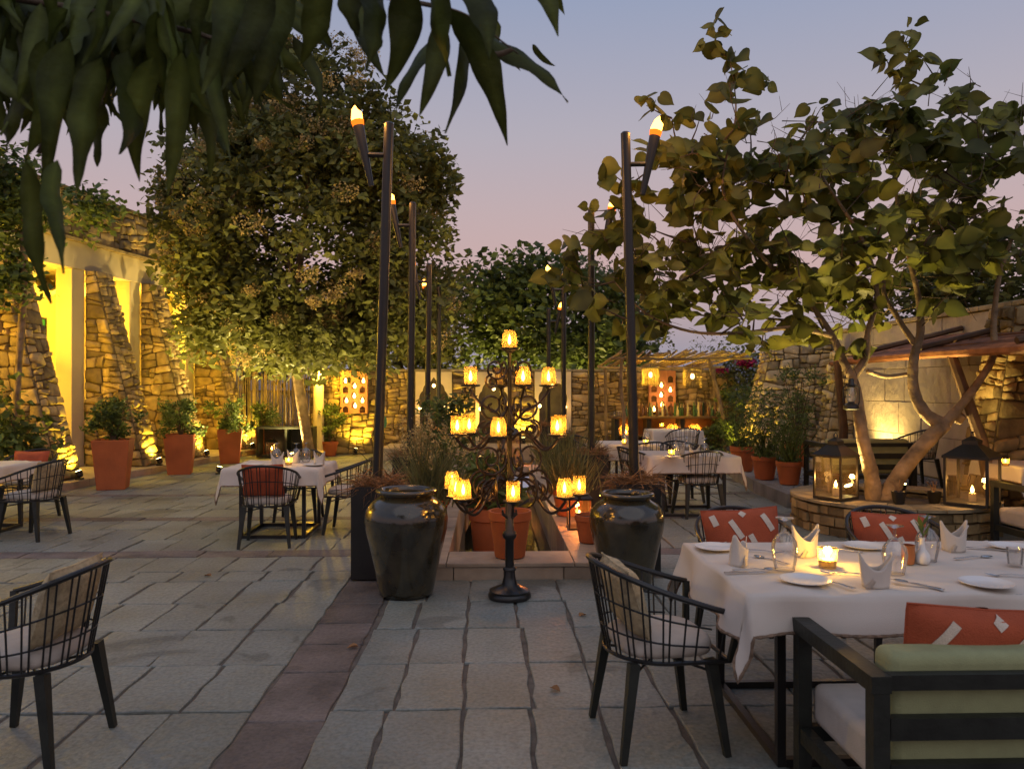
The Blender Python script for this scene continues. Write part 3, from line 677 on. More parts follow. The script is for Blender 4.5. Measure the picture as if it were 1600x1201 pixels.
bt_pf = [[(.001, 0), (.036, .002), (.036, .17), (.014, .22), (.013, .29), (.015, .30)], [(.001, 0), (.045, .002), (.047, .13), (.018, .17), (.015, .23), (.017, .24)], [(.001, 0), (.03, .002), (.03, .2), (.02, .25), (.012, .31), (.014, .32)]]
bme = []
for pf in bt_pf:
    for m in (m_bottle, m_bottle2, m_bottle3): mb = MB(); mb.lathe(pf, 10); bme.append(mesh(mb, m))
bl = ['brown', 'green', 'clear']; x = 3.0; nb = 0
ones = 'first second third fourth fifth sixth seventh eighth ninth tenth eleventh twelfth thirteenth fourteenth fifteenth sixteenth seventeenth eighteenth nineteenth twentieth'.split()
def nth(i): return ones[i] if i < 20 else ('twenty-' if i < 29 else 'thirty-') + ones[i % 10] if (i + 1) % 10 else ('thirtieth' if i == 29 else 'fortieth')
while x < 5.2:
    k = random.randrange(9); o = bpy.data.objects.new('bottle', bme[k]); C.objects.link(o); o.location = (x, 17.2 + U(-.12, .18), .951)
    tag(o, '%s %s bottle, %s from the left in the row along the bar' % (['slim', 'squat', 'tall'][k // 3], bl[k % 3], nth(nb)), 'bottle', 'bottles along the bar counter'); nb += 1; x += U(.05, .085)
for i in range(3):
    mb = MB(); mb.lathe([(.03, 0), (.038, .11), (.035, .11), (.027, .006)], 12, cap=False)
    one('tumbler', mb, m_glass, 'drinking glass at the left end of the bar, %s of three' % ['first', 'second', 'third'][i], 'glass', 'glasses on the bar', (2.8 + i * .085, 17.15, .952))
pg = thing('bar_pergola', 'rustic pergola of peeled sticks over the bar', 'pergola', (3.9, 16.6, 0))
for i in range(44):
    x = 2.66 + i * .064 + U(-.03, .03); mb = MB(); dx = U(-.28, .12)
    mb.tube([(x, 15.6 + U(-.45, .3), 2.31 + U(-.035, .045)), (x + dx * .5, 17.0, 2.20 + U(-.02, .03)), (x + dx, 18.4, 2.10 + U(-.03, .03))], [U(.014, .026)] * 3, 5, tint=U(.7, 1.5)); obj('roof_stick', mb, m_bamboo, pg, world=True)
for y, z in ((16.1, 2.21), (18.0, 2.07)):
    mb = MB(); mb.tube([(2.55, y, z), (4.0, y, z - .02), (5.55, y, z + .01)], .032, 7); obj('beam', mb, m_bamboo, pg, world=True)
for p in ([(2.80, 16.1, 0), (2.83, 16.1, 1.0), (2.76, 16.1, 1.6), (2.78, 16.1, 2.20)], [(4.98, 16.1, 0), (4.95, 16.1, .9), (4.82, 16.1, 1.5), (4.62, 16.1, 2.20)], [(2.75, 18.0, 0), (2.72, 18.0, 2.06)], [(5.35, 18.0, 0), (5.3, 18.0, 2.06)]):
    mb = MB(); mb.tube(p, .038, 7); obj('post', mb, m_twood, pg, world=True)
pendant((3.52, 16.7, 1.66), .19, .36, 'left rod pendant lamp under the bar pergola', .17, 170, 24)
pendant((4.44, 16.7, 1.62), .20, .38, 'right rod pendant lamp under the bar pergola', .19, 170, 24)

# ------------------------------------------------------------------ torches in planter boxes
def torch(x, y, H, lean, side, e, lab, plab, glab, box=True, lit=True):
    if box:
        b = thing('planter_box', plab, 'planter', (x, y, 0), 0, 'black planter boxes of the torches')
        mb = MB(); s = .185; h = .77
        for sx_, sy_, dx, dy in ((0, -s, .372, .012), (0, s, .372, .012), (-s, 0, .012, .358), (s, 0, .012, .358)): mb.box((sx_, sy_, h / 2), (dx, dy, h))
        obj('side_panel', mb, m_black, b, smooth=False)
        mb = MB(); mb.box((0, 0, h - .06), (.355, .355, .02)); obj('soil', mb, m_soil, b)
        g = thing('dry_plant', glab, 'plant', (x, y, .70), 0, 'dry plants in the torch planters'); dry_tuft(g, .30, .22)
    z0 = .72 if box else 0
    t = thing('torch_pole', lab, 'torch', (x, y, z0), 0, 'pole torches flanking the pool')
    top = Vector((lean, 0, H - z0)); mb = MB(); mb.tube([(0, 0, 0), top * .5, top], [.044, .043, .042], 14); obj('pole', mb, m_black, t)
    mb = MB(); mb.lathe([(.043, 0), (.03, .015), (.001, .02)], 14, top); obj('cap', mb, m_black, t)
    br = top * ((H - .27 - z0) / (H - z0)); bx = br + Vector((side * .19, -.02, 0))
    mb = MB(); mb.tube([br, bx + Vector((side * .03, 0, 0))], .022, 8); obj('bracket', mb, m_black, t)
    a = bx + Vector((-side * .05, 0, -.27)); d = Vector((side * .19, 0, .9)).normalized(); L = .56
    mb = MB(); mb.tube([a, a + d * .25, a + d * L], [.024, .036, .05], 12); obj('holder', mb, m_black, t)
    mb = MB(); b0 = a + d * L; mb.tube([b0 + d * .013, b0 + d * .03, b0 + d * .075 + Vector((.006, 0, 0)), b0 + d * .11 - Vector((.004, 0, 0)), b0 + d * .145 + Vector((.006, 0, 0))], [.046, .050, .046, .026, .004], 12); obj('flame', mb, m_torch, t); mb = MB(); mb.tube([b0 - d * .035, b0 + d * .012], [.049, .056], 12); obj('glowing_cup', mb, m_ember, t)
    if lit:
        lamp('torch_light', Vector((x, y, z0)) + b0 + d * .08 + Vector((0, -.09, .06)), e, (1, .42, .07), t, .05)
        lamp('torch_light', Vector((x, y, z0)) + b0 + d * .08 + Vector((0, .09, .06)), e, (1, .42, .07), t, .05)
def strips(mb, B, D, S_, L, Wd, bend, tint, seg=4):
    """flat curved blades: base, direction, side, length, width, downward bend"""
    n = len(B); k = seg + 1; t = np.linspace(0, 1, k); P = B[:, None] + D[:, None] * (L[:, None] * t)[:, :, None]
    P[:, :, 2] -= (bend * L)[:, None] * (t ** 2)[None]
    wv = Wd[:, None] * (1 - t ** 2 * .95)[None]
    A_ = P + S_[:, None] * wv[:, :, None] * .5; B_ = P - S_[:, None] * wv[:, :, None] * .5
    V = np.stack([A_, B_], 2).reshape(-1, 3); b = mb.n; mb.v.extend(V.tolist()); mb.n += len(V); mb.t.extend(np.repeat(tint, 2 * k).tolist())
    for i in range(n):
        o = b + i * 2 * k
        for j in range(seg): mb.f.append((o + 2 * j, o + 2 * j + 1, o + 2 * j + 3, o + 2 * j + 2))
def rdir(n, zmin, zmax):
    a = rng.uniform(0, 2 * PI, n); z = rng.uniform(zmin, zmax, n); r = np.sqrt(1 - z * z); return np.column_stack([r * np.cos(a), r * np.sin(a), z])
def sidev(D):
    s = np.cross(D, rng.normal(size=D.shape)); return s / np.linalg.norm(s, axis=1)[:, None]
def dry_tuft(parent, hw, h, n=800):
    B = np.column_stack([rng.uniform(-hw * .55, hw * .55, n), rng.uniform(-hw * .55, hw * .55, n), rng.uniform(-.01, .12, n)])
    D = rdir(n, -.1, .8); D[:, :2] += B[:, :2] * 1.2; D /= np.linalg.norm(D, axis=1)[:, None]
    mb = MB(); strips(mb, B, D, sidev(D), rng.uniform(.10, .27, n), rng.uniform(.004, .011, n), rng.uniform(0, .7, n), rng.uniform(.4, 1.4, n)); obj('dry_stems', mb, m_dry, parent, smooth=False, stuff=True)
LX, RX = -.965, 1.275
torch(LX, 6.62, 3.86, .10, -1, 22, 'nearest left pole torch with flame, beside the big left urn', 'black planter box beside the big left urn', 'dry brown grass overflowing the planter behind the left urn')
torch(LX, 9.35, 3.83, .03, -1, 20, 'second left pole torch, its flame before the blossoming tree', 'black planter box of the second left torch', 'dry grass in the planter of the second left torch')
torch(LX, 11.9, 3.5, .03, -1, 4, 'third left pole torch behind the second one', 'black planter box of the third left torch', 'dry grass in the planter of the third left torch', lit=False)
torch(LX, 14.6, 3.5, 0, -1, 4, 'farthest left pole torch in the row', 'black planter box of the farthest left torch', 'dry grass in the planter of the farthest left torch', lit=False)
torch(RX, 6.72, 3.83, -.08, 1, 18, 'nearest right pole torch with flame among the broad leaves', 'black planter box beside the right urn', 'dry brown grass overflowing the planter behind the right urn')
torch(RX, 9.6, 3.83, 0, 1, 16, 'second right pole torch, its top lost in the broad leaves', 'black planter box of the second right torch', 'dry grass in the planter of the second right torch')
torch(RX, 13.2, 3.55, 0, -1, 16, 'third right pole torch, its small flame before the far tree', 'black planter box of the third right torch', 'dry grass in the planter of the third right torch')
torch(RX, 16.6, 3.3, 0, 1, 4, 'farthest right pole torch in the row', 'black planter box of the farthest right torch', 'dry grass in the planter of the farthest right torch', lit=False)

# ------------------------------------------------------------------ urns
def urn(loc, s, lab):
    t = thing('urn', lab, 'urn', loc)
    pf = [(.17, 0), (.205, .012), (.215, .05), (.235, .16), (.275, .34), (.312, .50), (.322, .58), (.312, .655), (.27, .715), (.215, .75), (.195, .765), (.205, .775), (.232, .785), (.24, .80), (.232, .815), (.205, .818), (.185, .805), (.18, .76), (.25, .68), (.27, .5), (.2, .1), (.001, .06)]
    mb = MB(); mb.lathe([(r * s, z * s) for r, z in pf], 48); obj('body', mb, m_urn, t, ang=60)
urn((-.645, 5.98, 0), 1.0, 'larger dark glazed urn standing left of the candelabra')
urn((1.10, 6.14, 0), .93, 'smaller dark glazed urn right of the candelabra, behind the wire chair')

# ------------------------------------------------------------------ candelabra
cd = thing('candelabra', 'tall black iron candelabra with tiers of amber glass candle cups', 'candelabra', (.152, 5.86, 0))
mb = MB(); mb.lathe([(.001, 0), (.16, .002), (.165, .02), (.16, .035), (.15, .045), (.155, .06), (.13, .07), (.06, .10), (.045, .16), (.04, .205), (.05, .21), (.05, .225), (.035, .235), (.001, .24)], 32); obj('base', mb, m_black, cd, ang=60)
mb = MB(); mb.lathe([(.033, .23), (.033, .44), (.05, .455), (.055, .475), (.05, .5), (.033, .51), (.03, .84), (.05, .85), (.05, .87), (.022, .88), (.02, 1.25), (.035, 1.26), (.035, 1.28), (.016, 1.29), (.014, 1.86), (.03, 1.87), (.055, 1.885), (.055, 1.895), (.001, 1.897)], 16); obj('stem', mb, m_black, cd, ang=60)
def spiral(c, r0, turns, a0, sgn, ax, n=26, k=.12):
    return [c + ax * (math.cos(a0 + sgn * 2 * PI * turns * i / n) * r0 * (1 - (1 - k) * i / n)) + Zv * (math.sin(a0 + sgn * 2 * PI * turns * i / n) * r0 * (1 - (1 - k) * i / n)) for i in range(n + 1)]
def bez(p0, p1, p2, p3, n=18):
    return [p0 * (1 - t) ** 3 + p1 * (3 * t * (1 - t) ** 2) + p2 * (3 * t * t * (1 - t)) + p3 * t ** 3 for t in [i / n for i in range(n + 1)]]
shade_mb = MB(); shade_mb.lathe([(.058, 0), (.059, .02), (.055, .09), (.041, .13), (.040, .134)], 20, cap=False); shade_me = mesh(shade_mb, m_amber)
cyl_mb = MB(); cyl_mb.lathe([(.048, 0), (.049, .065), (.049, .134)], 20, cap=False); cyl_me = mesh(cyl_mb, m_amber)
fl_mb = MB(); fl_mb.lathe([(.001, .0), (.011, .012), (.013, .03), (.008, .055), (.001, .08)], 10); fl_me = mesh(fl_mb, m_flame)
wx_mb = MB(); wx_mb.lathe([(.022, 0), (.022, .022), (.001, .024)], 12); wx_me = mesh(wx_mb, m_wax)
plate_mb = MB(); plate_mb.lathe([(.02, -.03), (.03, -.02), (.072, -.012), (.074, 0), (.001, .001)], 18); plate_me = mesh(plate_mb, m_black)
def cup(p, kind, e, lit=True):
    part_at('drip_plate', plate_me, cd, p)
    s = part_at('glass_shade', (shade_me, cyl_me)[kind], cd, p + Vector((0, 0, .002)), (0, 0, U(0, 6)))
    c = part_at('candle', wx_me, s, (0, 0, .001))
    if lit:
        f = part_at('flame', fl_me, s, (0, 0, .024))
        lamp('candle_light', Vector(cd.location) + p + Vector((0, 0, .06)), e, (1, .50, .12), cd, .028)
def arm(a, rad, z, z_att, kind, e, drop=.20, lit=True):
    ax = Vector((math.cos(a), math.sin(a), 0)); end = ax * rad + Zv * (z - .03); p0 = ax * .02 + Zv * z_att
    mb = MB(); mb.tube(bez(p0, p0 + ax * rad * .45 + Zv * .22, ax * rad * .55 - Zv * drop * 2.2 + Zv * z, end - Zv * .0 + ax * .01) , .011, 6); obj('arm', mb, m_iron, cd)
    c = ax * rad * .45 + Zv * (z + .02); mb = MB(); mb.tube(spiral(c, rad * .19, 1.6, PI / 2, -1, ax), .009, 5); obj('scroll', mb, m_iron, cd)
    cup(ax * rad + Zv * z, kind, e, lit)
cup(Vector((0, 0, 1.90)), 0, 1.6)
for k, (a, rr) in enumerate(((185, .30), (250, .10), (285, .10), (-8, .30))): pass
up = [(198, .31, 1, True), (108, .20, 1, False), (-55, .17, 0, True), (12, .31, 0, True)]
for a, rr, kind, lit in up: arm(R(a), rr, 1.62, 1.30, kind, 1.6, .12, lit)
for a, rr, kind in ((188, .40, 1), (160, .33, 1), (255, .34, 0), (-22, .38, 1), (18, .42, 1)): arm(R(a), rr, 1.25, 1.20, kind, 1.7, .14)
for a, rr, kind in ((150, .52, 0), (205, .44, 0), (222, .46, 0), (-88, .42, 1), (-30, .46, 0), (-8, .53, 1)): arm(R(a), rr, .80, .86, kind, 1.9, .17)
for zc, rr in ((1.06, .14), (1.46, .12), (1.74, .09)):
    for k in range(4):
        a = R(20 + 90 * k); ax = Vector((math.cos(a), math.sin(a), 0))
        mb = MB(); mb.tube(spiral(ax * (rr + .02) + Zv * zc, rr, 1.7, PI, 1, ax), .0095, 5); obj('scroll', mb, m_iron, cd)
for k in range(6):
    a = R(60 * k + 10); ax = Vector((math.cos(a), math.sin(a), 0)); mb = MB()
    mb.tube(bez(ax * .04 + Zv * .86, ax * .34 + Zv * 1.15, ax * .36 + Zv * .75, ax * .22 + Zv * .72), .010, 5); obj('scroll', mb, m_iron, cd)
mb = MB()
for k in range(4): a = R(90 * k + 45); mb.tube([(0, 0, .58), (.045 * math.cos(a), .045 * math.sin(a), .62), (.075 * math.cos(a), .075 * math.sin(a), .64), (.07 * math.cos(a), .07 * math.sin(a), .66)], .009, 5)
obj('collar', mb, m_black, cd)

# ------------------------------------------------------------------ lanterns
def lantern(loc, w, h, lab, e=3.0, rz=0.0, col=(1, .5, .13)):
    t = thing('lantern', lab, 'lantern', loc, rz); bh = h * .66; r = w / 2; post = w * .06
    mb = MB(); mb.box((0, 0, h * .02), (w, w, h * .04)); obj('base', mb, m_black, t, smooth=False)
    for sx_ in (-1, 1):
        for sy_ in (-1, 1): mb = MB(); mb.box((sx_ * (r - post / 2), sy_ * (r - post / 2), bh / 2 + h * .02), (post, post, bh - h * .04)); obj('corner_post', mb, m_black, t, smooth=False)
    for k in range(4):
        m = Matrix.Rotation(k * PI / 2, 4, 'Z'); mb = MB(); mb.add([m @ Vector(p) for p in ((-r + post, -r + post * .5, h * .045), (r - post, -r + post * .5, h * .045), (r - post, -r + post * .5, bh - .004), (-r + post, -r + post * .5, bh - .004))], [(0, 1, 2, 3)]); obj('pane', mb, m_pane, t)
    mb = MB(); o = w * .03
    def ring(q, z): return [(-q, -q, z), (q, -q, z), (q, q, z), (-q, q, z)]
    vs = ring(r + o, bh) + ring(r + o, bh + h * .035) + ring(r * .42, bh + h * .18) + ring(r * .36, bh + h * .19) + ring(r * .36, bh + h * .25) + ring(r * .06, bh + h * .31)
    mb.add(vs, [(3, 2, 1, 0)] + [(4 * i + k, 4 * i + (k + 1) % 4, 4 * i + 4 + (k + 1) % 4, 4 * i + 4 + k) for i in range(5) for k in range(4)] + [(20, 21, 22, 23)]); obj('roof', mb, m_black, t, smooth=False)
    mb = MB(); q = h * .045; mb.tube([(q * math.cos(2 * PI * k / 14), 0, bh + h * .33 + q * math.sin(2 * PI * k / 14)) for k in range(14)], h * .009, 5, closed=True); obj('ring', mb, m_black, t)
    c = Vector((0, 0, h * .042))
    mb = MB(); mb.lathe([(.035, 0), (.035, .09), (.001, .095)], 14, c); obj('candle', mb, m_wax, t)
    mb = MB(); mb.lathe([(.001, .095), (.015, .105), (.018, .125), (.002, .17)], 10, c); obj('flame', mb, m_flame, t)
    lamp('lantern_light', xf(t) @ (c + Vector((0, 0, .19))), e, col, t, .03); return t
# ------------------------------------------------------------------ wire barrel chair
def make_chair(label):
    t = thing('wire_chair', label, 'chair', (0, 0, 0), 0, 'black wire barrel chairs')
    def plan(u, a, b, fr):          # u -1..1 along the U, open to -y
        th = u * R(118); x = a * math.sin(th); y = b * math.cos(th)
        if abs(u) > .78:
            k = (abs(u) - .78) / .22; y = b * math.cos(.78 * R(118)) - k * fr; x = math.copysign(a * math.sin(.78 * R(118)) + k * .005, u)
        return x, y
    def railz(u): return .655 + .165 * (.5 + .5 * math.cos(min(1, abs(u)) * PI)) ** .8
    yb, yf = plan(0, .295, .31, .26)[1], plan(1, .295, .31, .26)[1]
    def railz(u):
        y = plan(u, .295, .31, .26)[1]; k = (y - yf) / (yb - yf); return .625 + .20 * k ** 1.15
    N = 40; rail = []
    for i in range(N + 1):
        u = -1 + 2 * i / N; x, y = plan(u, .295, .31, .26); rail.append(Vector((x, y, railz(u))))
    low = []
    for i in range(N + 1):
        u = -1 + 2 * i / N; x, y = plan(u, .245, .235, .24); low.append(Vector((x, y, .415)))
    mb = MB(); mb.tube(rail, .013, 8); obj('top_rail', mb, m_black, t)
    ringpts = low + [Vector((-.15, low[-1].y - .03, .415))] if False else low
    mb = MB(); mb.tube(low, .010, 6, closed=True); obj('seat_ring', mb, m_black, t)
    for f in (.28, .62):
        mb = MB(); mb.tube([low[i].lerp(rail[i], f) for i in range(2, N - 1)], .0045, 5); obj('hoop', mb, m_black, t)
    for i in range(1, N, 1):
        if i % 3 == 2: continue
        mb = MB(); mb.tube([low[i], low[i].lerp(rail[i], .5) + (rail[i] - low[i]).cross(Vector((0, 0, 1))).normalized() * 0, rail[i]], .0046, 5); obj('spindle', mb, m_black, t)
    for i in (0, N):
        mb = MB(); mb.bar(low[i], rail[i], .022, .03); obj('arm_post', mb, m_dwood, t, smooth=False)
    for sx_, sy_ in ((-1, -1), (1, -1), (-1, 1), (1, 1)):
        mb = MB(); mb.bar((sx_ * .205, sy_ * .175, .412), (sx_ * .245, sy_ * .235 + .0, 0), .05, .045, (0, 1, 0), .028, .028); obj('leg', mb, m_dwood, t, smooth=False)
    mb = MB(); mb.tube([(-.205, -.175, .36), (0, 0, .385), (.205, .175, .36)], .006, 5); mb.tube([(.205, -.175, .36), (0, 0, .378), (-.205, .175, .36)], .006, 5); obj('brace', mb, m_black, t)
    mb = MB(); n = 28; prof = [(.80, .425), (.97, .43), (1.0, .452), (.98, .478), (.90, .492), (.5, .503), (.001, .506)]
    vs = []
    for q, z in prof:
        for k in range(n):
            a = 2 * PI * k / n; c, s_ = math.cos(a), math.sin(a); e = .62
            vs.append((math.copysign(abs(c) ** e, c) * .225 * q, math.copysign(abs(s_) ** e, s_) * .215 * q - .01, z))
    mb.add(vs, [(i * n + k, i * n + (k + 1) % n, (i + 1) * n + (k + 1) % n, (i + 1) * n + k) for i in range(len(prof) - 1) for k in range(n)] + [tuple(range(n))[::-1]]); obj('seat_pad', mb, m_cream, t, ang=70)
    return t
CH = make_chair('')
used = [0]
def chair(x, y, face, label, z=0):
    """face = direction the sitter looks, degrees from +X"""
    rz = R(face) + PI / 2
    if not used[0]:
        used[0] = 1; CH.location = (x, y, z); CH.rotation_euler = (0, 0, rz); CH['label'] = label; XF[CH] = Matrix.Translation((x, y, z)) @ Matrix.Rotation(rz, 4, 'Z'); return CH
    return dup(CH, (x, y, z), rz, label)
def cushion(name, label, loc, rot, w, h, th, m, dashes=(), cat='cushion', parent=None):
    """pillow standing on its lower edge: local x width, z height, y thickness"""
    n = 14; vs = []; fs = []
    def surf(i, j, s):
        u, v = -1 + 2 * i / n, -1 + 2 * j / n; f = max(0, (1 - u ** 4) * (1 - v ** 4)) ** .55
        pin = 1 - .07 * (1 - abs(u * v)) * max(abs(u), abs(v)) ** 6
        return (u * w / 2 * (1 - .06 * (1 - v * v) * 0) * pin, s * th / 2 * f + .006 * math.sin(5 * u + 3 * v) * f, v * h / 2 * pin + h / 2)
    for s in (-1, 1):
        b = len(vs); vs += [surf(i, j, s) for i in range(n + 1) for j in range(n + 1)]
        for i in range(n):
            for j in range(n):
                q = (b + i * (n + 1) + j, b + (i + 1) * (n + 1) + j, b + (i + 1) * (n + 1) + j + 1, b + i * (n + 1) + j + 1); fs.append(q if s < 0 else q[::-1])
    mb = MB(); mb.add(vs, fs)
    t = thing(name, label, cat, loc); t.rotation_euler = rot; XF[t] = Matrix.Translation(loc)
    obj('cover', mb, m, t, ang=180)
    for (u0, v0, u1, v1) in dashes:
        for s in (-1, 1):
            k = 8; P0 = []
            d = Vector((u1 - u0, v1 - v0)); pn = Vector((-d.y * h, d.x * w)).normalized() * .018
            for i in range(k + 1):
                u, v = u0 + (u1 - u0) * i / k, v0 + (v1 - v0) * i / k
                for sg_ in (-1, 1):
                    uu, vv = u + sg_ * pn.x / (w / 2), v + sg_ * pn.y / (h / 2); p = surf((uu + 1) / 2 * n, (vv + 1) / 2 * n, s); P0.append((p[0], p[1] + s * .0035, p[2]))
            mb = MB(); mb.add(P0, [(2 * i, 2 * i + 1, 2 * i + 3, 2 * i + 2) for i in range(k)]); obj('woven_dash', mb, m_stripe, t)
    mb = MB(); per = [surf(i, 0, 1) for i in range(n)] + [surf(n, j, 1) for j in range(n)] + [surf(i, n, 1) for i in range(n, 0, -1)] + [surf(0, j, 1) for j in range(n, 0, -1)]
    mb.tube(per, .004, 4, closed=True); obj('piping', mb, m, t)
    return t
DASH = [(-.8, .95 * .85, -.72, .45), (-.35, .6, -.1, 0), (.5, .75, .72, .2), (.12, .1, .3, -.5), (-.6, -.1, -.5, -.6), (-.05, .9, .05, .75), (.6, -.25, .78, -.8), (-.25, -.35, -.1, -.85)]

# ------------------------------------------------------------------ tables and cloths
def table(x0, x1, y0, y1, lab, clab, ox=.2, oy=.2, zt=.745, amp=.02, flare=.10, group='dining tables', inset=.17):
    cx, cy = (x0 + x1) / 2, (y0 + y1) / 2; hx, hy = (x1 - x0) / 2, (y1 - y0) / 2
    t = thing('dining_table', lab, 'table', (cx, cy, 0), 0, group)
    mb = MB(); mb.box((0, 0, zt - .02), (2 * hx - .01, 2 * hy - .01, .035)); obj('top', mb, m_dwood, t, smooth=False)
    ix, iy = hx - inset, hy - inset * .6
    for sx_ in (-1, 1):
        for sy_ in (-1, 1): mb = MB(); mb.box((sx_ * ix, sy_ * iy, zt / 2 - .02), (.036, .036, zt - .045)); obj('leg', mb, m_black, t, smooth=False)
    for sy_ in (-1, 1): mb = MB(); mb.box((0, sy_ * iy, .018), (2 * ix - .038, .034, .034)); obj('base_bar', mb, m_black, t, smooth=False)
    for sx_ in (-1, 1): mb = MB(); mb.box((sx_ * ix, 0, .018), (.034, 2 * iy - .038, .034)); obj('base_bar', mb, m_black, t, smooth=False)
    # cloth
    step = .025 if hx > .8 else .035
    us = np.arange(-(hx + ox), hx + ox + 1e-6, step); vs_ = np.arange(-(hy + oy), hy + oy + 1e-6, step); nu, nv = len(us), len(vs_)
    P = []; ph = U(0, 6)
    for u in us:
        for v in vs_:
            du, dv = max(0, abs(u) - hx), max(0, abs(v) - hy); su, sv = math.copysign(1, u), math.copysign(1, v)
            r = min(du, dv); m_ = max(du, dv); tt = du + dv
            drop = math.sqrt(tt * tt + .015 ** 2) - .015
            x = max(-hx, min(hx, u)); y = max(-hy, min(hy, v)); hang = min(1, tt / .12)
            wob = amp * hang * math.sin((u * 1.0 if dv > du else v) * 13 + ph + 2 * math.sin(u * 3 + v * 2)) * (1 - min(1, r * 6))
            if du > 0 or dv > 0:
                nx, ny = du, dv; L = math.hypot(nx, ny)
                out = .008 + flare * tt * (1 - .3 * (r / (m_ + 1e-6))) + wob
                x += su * nx / L * out; y += sv * ny / L * out
                if r > 0:
                    q = math.atan2(dv, du) - PI / 4; x += su * math.sin(q * 4) * -.015 * min(1, r * 12); y += sv * math.sin(q * 4) * .015 * min(1, r * 12)
            z = zt + .006 - drop * .97 + (.0036 * math.sin(u * 17 + v * 5 + 2 * math.sin(v * 4)) + .0032 * math.sin(v * 27 - u * 6 + 2 * math.sin(u * 3)) + .002 * math.sin(u * 9 - v * 13) + .007 * max(0, 1 - abs(u - .33) / .03) + .003 * max(0, 1 - abs(v + .02) / .03) if tt == 0 else 0)
            P.append((x, y, z))
    o = thing('tablecloth', clab, 'tablecloth', (cx, cy, 0), 0, 'white tablecloths')
    mb = MB(); mb.add(P, [(i * nv + j, (i + 1) * nv + j, (i + 1) * nv + j + 1, i * nv + j + 1) for i in range(nu - 1) for j in range(nv - 1)]); c = obj('cloth', mb, m_linen, o, ang=180)
    per = [P[i * nv] for i in range(nu)] + [P[(nu - 1) * nv + j] for j in range(1, nv)] + [P[i * nv + nv - 1] for i in range(nu - 2, -1, -1)] + [P[j] for j in range(nv - 2, 0, -1)]
    mb = MB(); mb.tube(per, [.0085 if k % 2 else .006 for k in range(len(per))], 5, closed=True); obj('hem', mb, m_hem, o)
    return t
ZT = .755
def goblet(p, lab, s=1.0):
    t = thing('goblet', lab, 'glass', p); pf = [(.040, 0), (.050, .05), (.055, .085), (.050, .12), (.030, .15), (.009, .163), (.006, .185), (.0065, .205), (.018, .212), (.038, .217), (.038, .22), (.001, .221)]
    inner = [(.038, 0), (.048, .05), (.053, .085), (.048, .118), (.02, .148), (.001, .152)]
    mb = MB(); mb.lathe([(r * s, z * s) for r, z in pf[:5]], 24, cap=False); obj('bowl', mb, m_glass, t)
    mb = MB(); mb.lathe([(r * s, z * s) for r, z in pf[4:8]], 16, cap=False); obj('stem', mb, m_glass, t)
    mb = MB(); mb.lathe([(r * s, z * s) for r, z in pf[7:]], 24, cap=False); obj('foot', mb, m_glass, t)
    mb = MB(); mb.tube([(pf[0][0] * s * math.cos(2 * PI * k / 24), pf[0][0] * s * math.sin(2 * PI * k / 24), .002) for k in range(24)], .0018, 4, closed=True); obj('rim', mb, m_glass, t)
    return t
def votive(p, lab, e=1.0, s=1.0):
    t = thing('votive_candle', lab, 'candle', p); mb = MB(); mb.lathe([(.001, .001), (.03 * s, .001), (.035 * s, .07 * s), (.031 * s, .07 * s), (.028 * s, .008)], 20, cap=False); obj('glass_cup', mb, m_votive, t)
    mb = MB(); mb.lathe([(.027 * s, .009), (.029 * s, .03 * s), (.001, .031 * s)], 16); obj('wax', mb, m_wax, t)
    mb = MB(); mb.lathe([(.001, .031 * s), (.006 * s, .037 * s), (.0075 * s, .047 * s), (.001, .07 * s)], 10); obj('flame', mb, m_flame, t)
    lamp('votive_light', Vector(p) + Vector((0, 0, .052 * s)), e, (1, .60, .11), t, .018 * s); return t
def napkin(p, rz, lab, s=1.0, droop=0.0):
    t = thing('napkin', lab, 'napkin', p, rz); n = 48; mb = MB(); rows_ = 9; vs = []
    for i in range(rows_ + 1):
        f = i / rows_
        for k in range(n):
            a = 2 * PI * k / n; c, s_ = math.cos(a), math.sin(a); pk = abs(c) ** 1.6; H = (.075 + .075 * pk - droop * .05 * max(0, c)) * s
            e = .75; x = math.copysign(abs(c) ** e, c) * (.052 + .018 * f) * s; y = math.copysign(abs(s_) ** e, s_) * (.040 - .024 * f * pk) * s
            vs.append((x + droop * .02 * f, y + .002 * math.sin(5 * a), f * H))
    mb.add(vs, [(i * n + k, i * n + (k + 1) % n, (i + 1) * n + (k + 1) % n, (i + 1) * n + k) for i in range(rows_) for k in range(n)]); o = obj('fold', mb, m_linen, t, ang=60)
    so = o.modifiers.new('s', 'SOLIDIFY'); so.thickness = .004
    mb = MB(); vs = [(-.055 * s, -.046 * s, .004), (-.03 * s, -.047 * s, .003), (.066 * s, -.022 * s, .125 * s), (.058 * s, -.026 * s, .13 * s)]
    mb.add(vs, [(0, 1, 2, 3)]); o = obj('crossed_flap', mb, m_linen, t); so = o.modifiers.new('s', 'SOLIDIFY'); so.thickness = .003; return t
def plate(p, lab, r=.105):
    mb = MB(); mb.lathe([(.001, .002), (r * .6, .002), (r * .66, .006), (r, .016), (r, .019), (r * .68, .010), (r * .6, .007), (.001, .007)], 40, cap=False); return one('plate', mb, m_china, lab, 'plate', 'white side plates', p, ang=70)
def spoon_mb():
    mb = MB(); n = 10; vs = []
    for i in range(n + 1):
        t = i / n; wv = .0045 + .003 * (1 - t) ** 3 * 1 + .0035 * max(0, (.25 - t)) * 4; x = -.10 + .15 * t; z = .003 + .008 * math.sin(PI * t) * t
        vs += [(x, -wv, z), (x, wv, z)]
    mb.add(vs, [(2 * i, 2 * i + 1, 2 * i + 3, 2 * i + 2) for i in range(n)]); return mb
